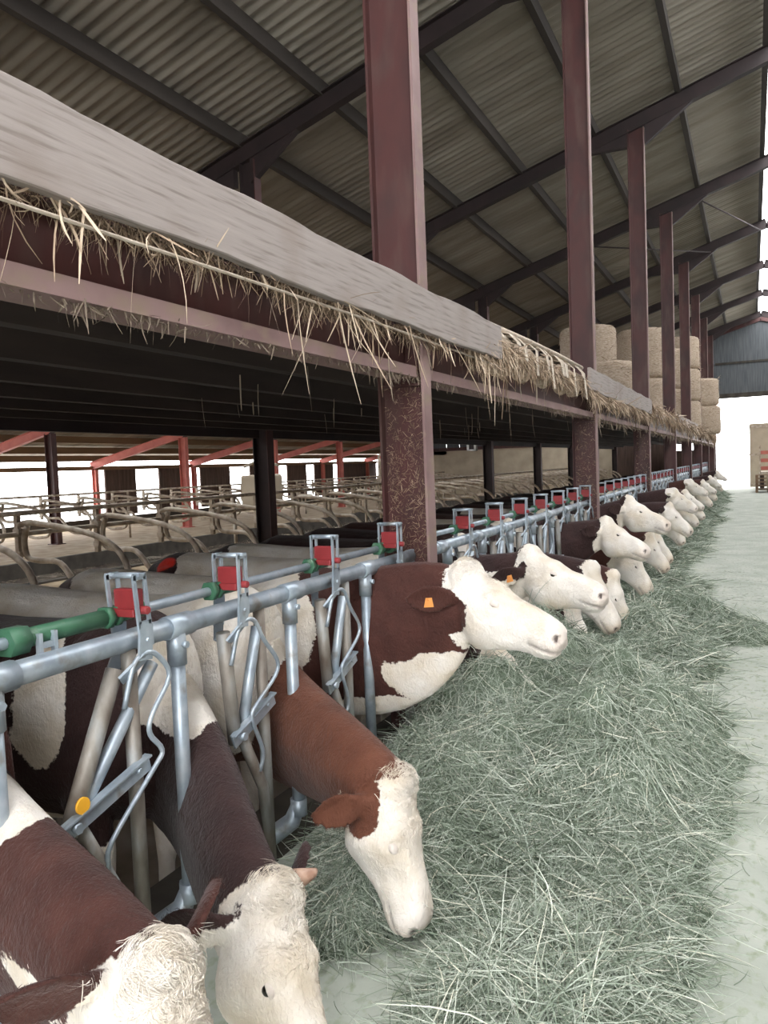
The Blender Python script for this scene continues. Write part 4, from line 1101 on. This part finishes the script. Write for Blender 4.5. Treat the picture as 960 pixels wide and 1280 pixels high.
make_cow('chestnut cow at the bottom left corner, curly cream forehead, head cut off by the frame', 1.40, -2.05,
         (-1.075, 1.135, .705), (-.81, .94, .255), [BELLY, LEGS, ('b', 1, (.28, 0, 1.17), (.13, .4, .15)), WHEAD, ('h', -1, (-.07, .22, -.12), (.07, .10, .11)), ('h', -1, (-.06, -.26, -.12), (.11, .10, .11)),
          ('b', 1, (.60, -.2, .84), (.17, .16, .06))],
         M['cowbrown'], .0095, drop=.16, eb=(.01, .088, -.07), ear=((-.75, .8, .0), (-.1, 1, -.1)), hair=50000, tuft=15000)
make_cow('cow with dark brown neck, horn stub and pure white lowered face, second nearest', 2.245, -2.0,
         (-1.19, 1.70, .53), (-.955, 1.51, .07), [BELLY, LEGS, ('b', 1, (.13, 0, 1.22), (.17, .4, .20)), ('b', 1, (-.40, -.3, 1.07), (.11, .35, .26)), WHEAD] + EARS,
         M['cowdark'], .0095, drop=.18, eyes=.36, wk=.80, en=(.6, .6, .3), ear=((-.75, .55, .35), (-.5, .4, -1.0)), horns=True, hair=46000, tuft=6000)
make_cow('red brown cow eating hay in side view, white face with large brown ear and cheek', 2.86, -2.0,
         (-1.135, 2.41, .57), (-1.055, 2.33, .06), [BELLY, LEGS, ('b', 1, (-.25, 0, 1.1), (.38, .5, .50)), ('b', 1, (-1.1, 0, 1.35), (.75, .5, .40)), WHEAD, ('h', -1, (.03, -.17, -.17), (.165, .14, .14)), ('h', -1, (.0, .2, -.12), (.1, .13, .12)), ('h', -1, (-.08, 0, -.12), (.08, .2, .2))],
         M['cowred'], .0095, drop=.18, eyes=.72, en=(.25, .9, .1), ear=(.0, .7, -1.1), hair=46000, tuft=6000, spots=[])
make_cow('nearest cow with head raised, chestnut neck, orange ear tag, deep white throat', 3.50, -1.92,
         (-1.275, 3.50, 1.155), (-.775, 3.42, .835), [BELLY, LEGS, ('b', 1, (-.35, 0, 1.1), (.30, .5, .40)), ('b', 1, (-1.1, 0, 1.35), (.72, .5, .40)), ('b', 1, (.20, 0, .62), (.40, .3, .20)), ('b', 1, (.62, 0, .90), (.34, .3, .17)), ('h', 1, (.27, 0, -.08), (.33, .20, .26)), ('h', -1, (.0, -.19, -.17), (.15, .12, .13)), ('h', -1, (.055, -.13, -.20), (.11, .10, .11)), ('h', -1, (.0, .2, -.1), (.1, .13, .12))],
         M['cowbrown'], .0095, ear=(-.9, .75, -.45), tags=[(-1, .55, M['orange'], .042)], thick=1.0, tap=.75, eyes=.62, hair=42000, tuft=6000)
make_cow('cow grazing behind the raised chestnut cow, only its white muzzle shows low in the hay', 4.36, -1.98,
         (-1.42, 4.33, .62), (-1.11, 4.25, .26), [BELLY, LEGS, ('b', 1, (-.2, 0, 1.1), (.35, .5, .5)), ('b', 1, (-1.0, 0, 1.35), (.70, .5, .40)), WHEAD] + EARS, M['cowdark'], .014, drop=.15, spots=[((-3.74, 4.17, 1.05), .085)])
make_cow('second raised white head, dark neck, brown patch and orange tag at its ear', 4.98, -1.95,
         (-1.365, 5.0, 1.065), (-.835, 4.90, .775), [BELLY, LEGS, ('b', 1, (-.2, 0, 1.0), (.25, .5, .5)), ('b', 1, (-1.1, 0, 1.35), (.66, .5, .4)), WHEAD, ('h', 1, (.1, 0, -.3), (.4, .3, .18)), ('h', -1, (.045, -.16, -.10), (.055, .09, .075)), ('h', -1, (.0, .2, -.1), (.1, .13, .12))],
         M['cowdark'], .011, ear=(-.7, .9, -.55), tags=[(-1, .45, M['orange'], .042)])
make_cow('grazing cow whose white neck shows just under the chin of the second raised head', 5.66, -1.98,
         (-1.20, 5.62, .60), (-1.05, 5.62, .10), [BELLY, LEGS, ('b', 1, (.3, 0, .8), (.7, .5, .7)), WHEAD] + EARS, M['cowdark'], .014, drop=.15)
make_cow('cow grazing just beyond the second raised head, white forehead, dark neck', 6.40, -1.98,
         (-1.19, 6.35, .80), (-1.00, 6.30, .27), [BELLY, LEGS, ('b', 1, (-.7, 0, 1.1), (.5, .5, .4)), ('h', 1, (.27, 0, -.08), (.33, .20, .26))] + EARS, M['cowdark'], .013, drop=.08)
make_cow('grazing cow with a pale curled ear showing behind the white forehead', 7.08, -1.98,
         (-1.13, 7.02, .64), (-1.0, 6.98, .12), [BELLY, LEGS, ('b', 1, (-.2, 0, 1.0), (.3, .5, .5)), WHEAD] + EARS, M['cowbrown'], .014, drop=.15)
make_cow('third raised white head, very dark neck and ear, facing the alley', 7.75, -1.95,
         (-1.33, 7.8, 1.055), (-.895, 7.62, .735), [BELLY, LEGS, ('b', 1, (-1.0, 0, 1.2), (.5, .5, .4)), WHEAD, ('h', -1, (-.04, -.16, -.14), (.10, .16, .16)), ('h', -1, (-.05, .2, -.1), (.1, .2, .16))], M['cowdark'], .013, ear=(-.6, 1, -.4))
make_cow('white headed cow grazing just right of the third raised head', 8.50, -1.98,
         (-1.17, 8.45, .74), (-.98, 8.40, .22), [BELLY, LEGS, ('b', 1, (-.2, 0, 1.0), (.3, .5, .5)), WHEAD] + EARS, M['cowbrown'], .015, drop=.15)
make_cow('fourth raised white head with dark poll, in front of the second red post', 9.55, -1.95,
         (-1.36, 9.5, 1.18), (-.865, 9.36, .835), [BELLY, LEGS, ('b', 1, (-1.0, 0, 1.2), (.5, .5, .4)), WHEAD, ('h', -1, (-.01, -.12, -.05), (.05, .12, .08)), ('h', -1, (-.05, .2, -.1), (.1, .2, .16))], M['cowdark'], .014, ear=(-.5, 1, -.3))
far = [(10.25, (-1.19, .70), (-.97, .22), 'long white face pointing down into the hay past the fourth raised head', 'cowbrown', 0),
       (10.95, (-1.22, .72), (-.99, .24), 'white face down, level with the far side of the fourth raised head', 'cowdark', 0),
       (11.75, (-1.10, .98), (-.78, .55), 'white head half raised with chin over the hay, dark eye patch', 'cowdark', 1),
       (12.5, (-1.12, .80), (-.95, .32), 'slim white face with dark muzzle, half lowered', 'cowbrown', 0),
       (13.3, (-1.16, 1.12), (-.80, .78), 'broad white head held high with both ears out, before the third red post', 'cowdark', 2),
       (15.2, (-1.15, .82), (-.90, .38), 'white face lowered, first past the third red post', 'cowdark', 0),
       (16.1, (-1.20, .98), (-.85, .62), 'white head half raised, second past the third red post', 'cowbrown', 1),
       (17.2, (-1.15, .80), (-.90, .35), 'white face lowered, third past the third red post', 'cowdark', 0),
       (18.3, (-1.25, 1.12), (-.88, .80), 'brown necked head held high, last before the fourth red post', 'cowbrown', 2),
       (20.6, (-1.15, .85), (-.90, .40), 'small pale face lowered, first past the fourth red post', 'cowdark', 0),
       (22.0, (-1.20, 1.0), (-.85, .66), 'small pale head half raised, second past the fourth red post', 'cowbrown', 1),
       (23.4, (-1.15, .85), (-.90, .40), 'small pale face lowered, last before the fifth red post', 'cowdark', 0),
       (26.0, (-1.20, 1.0), (-.85, .66), 'tiny pale head past the fifth red post', 'cowdark', 1),
       (28.2, (-1.15, .9), (-.90, .45), 'tiny lowered pale head, last before the sixth red post', 'cowbrown', 0),
       (31.5, (-1.20, 1.05), (-.85, .7), 'farthest tiny pale head in the row', 'cowdark', 1)]
for (yy, p, m_, lab, mt, kind) in far:
    make_cow('distant cow: ' + lab, yy, -1.96, (p[0], yy-.02, p[1]), (m_[0], yy-.10, m_[1]),
             [BELLY, LEGS, ('b', 1, (-.2-.3*(kind == 1), 0, 1.0), (.35, .5, .5)), WHEAD] + (EARS if kind != 2 else [('h', 1, (0, 0, -.05), (.1, .4, .1))]), M[mt], .020 if yy < 14 else .026, ear=(-.3, 1, -.1), drop=[.12, .05, 0][kind])
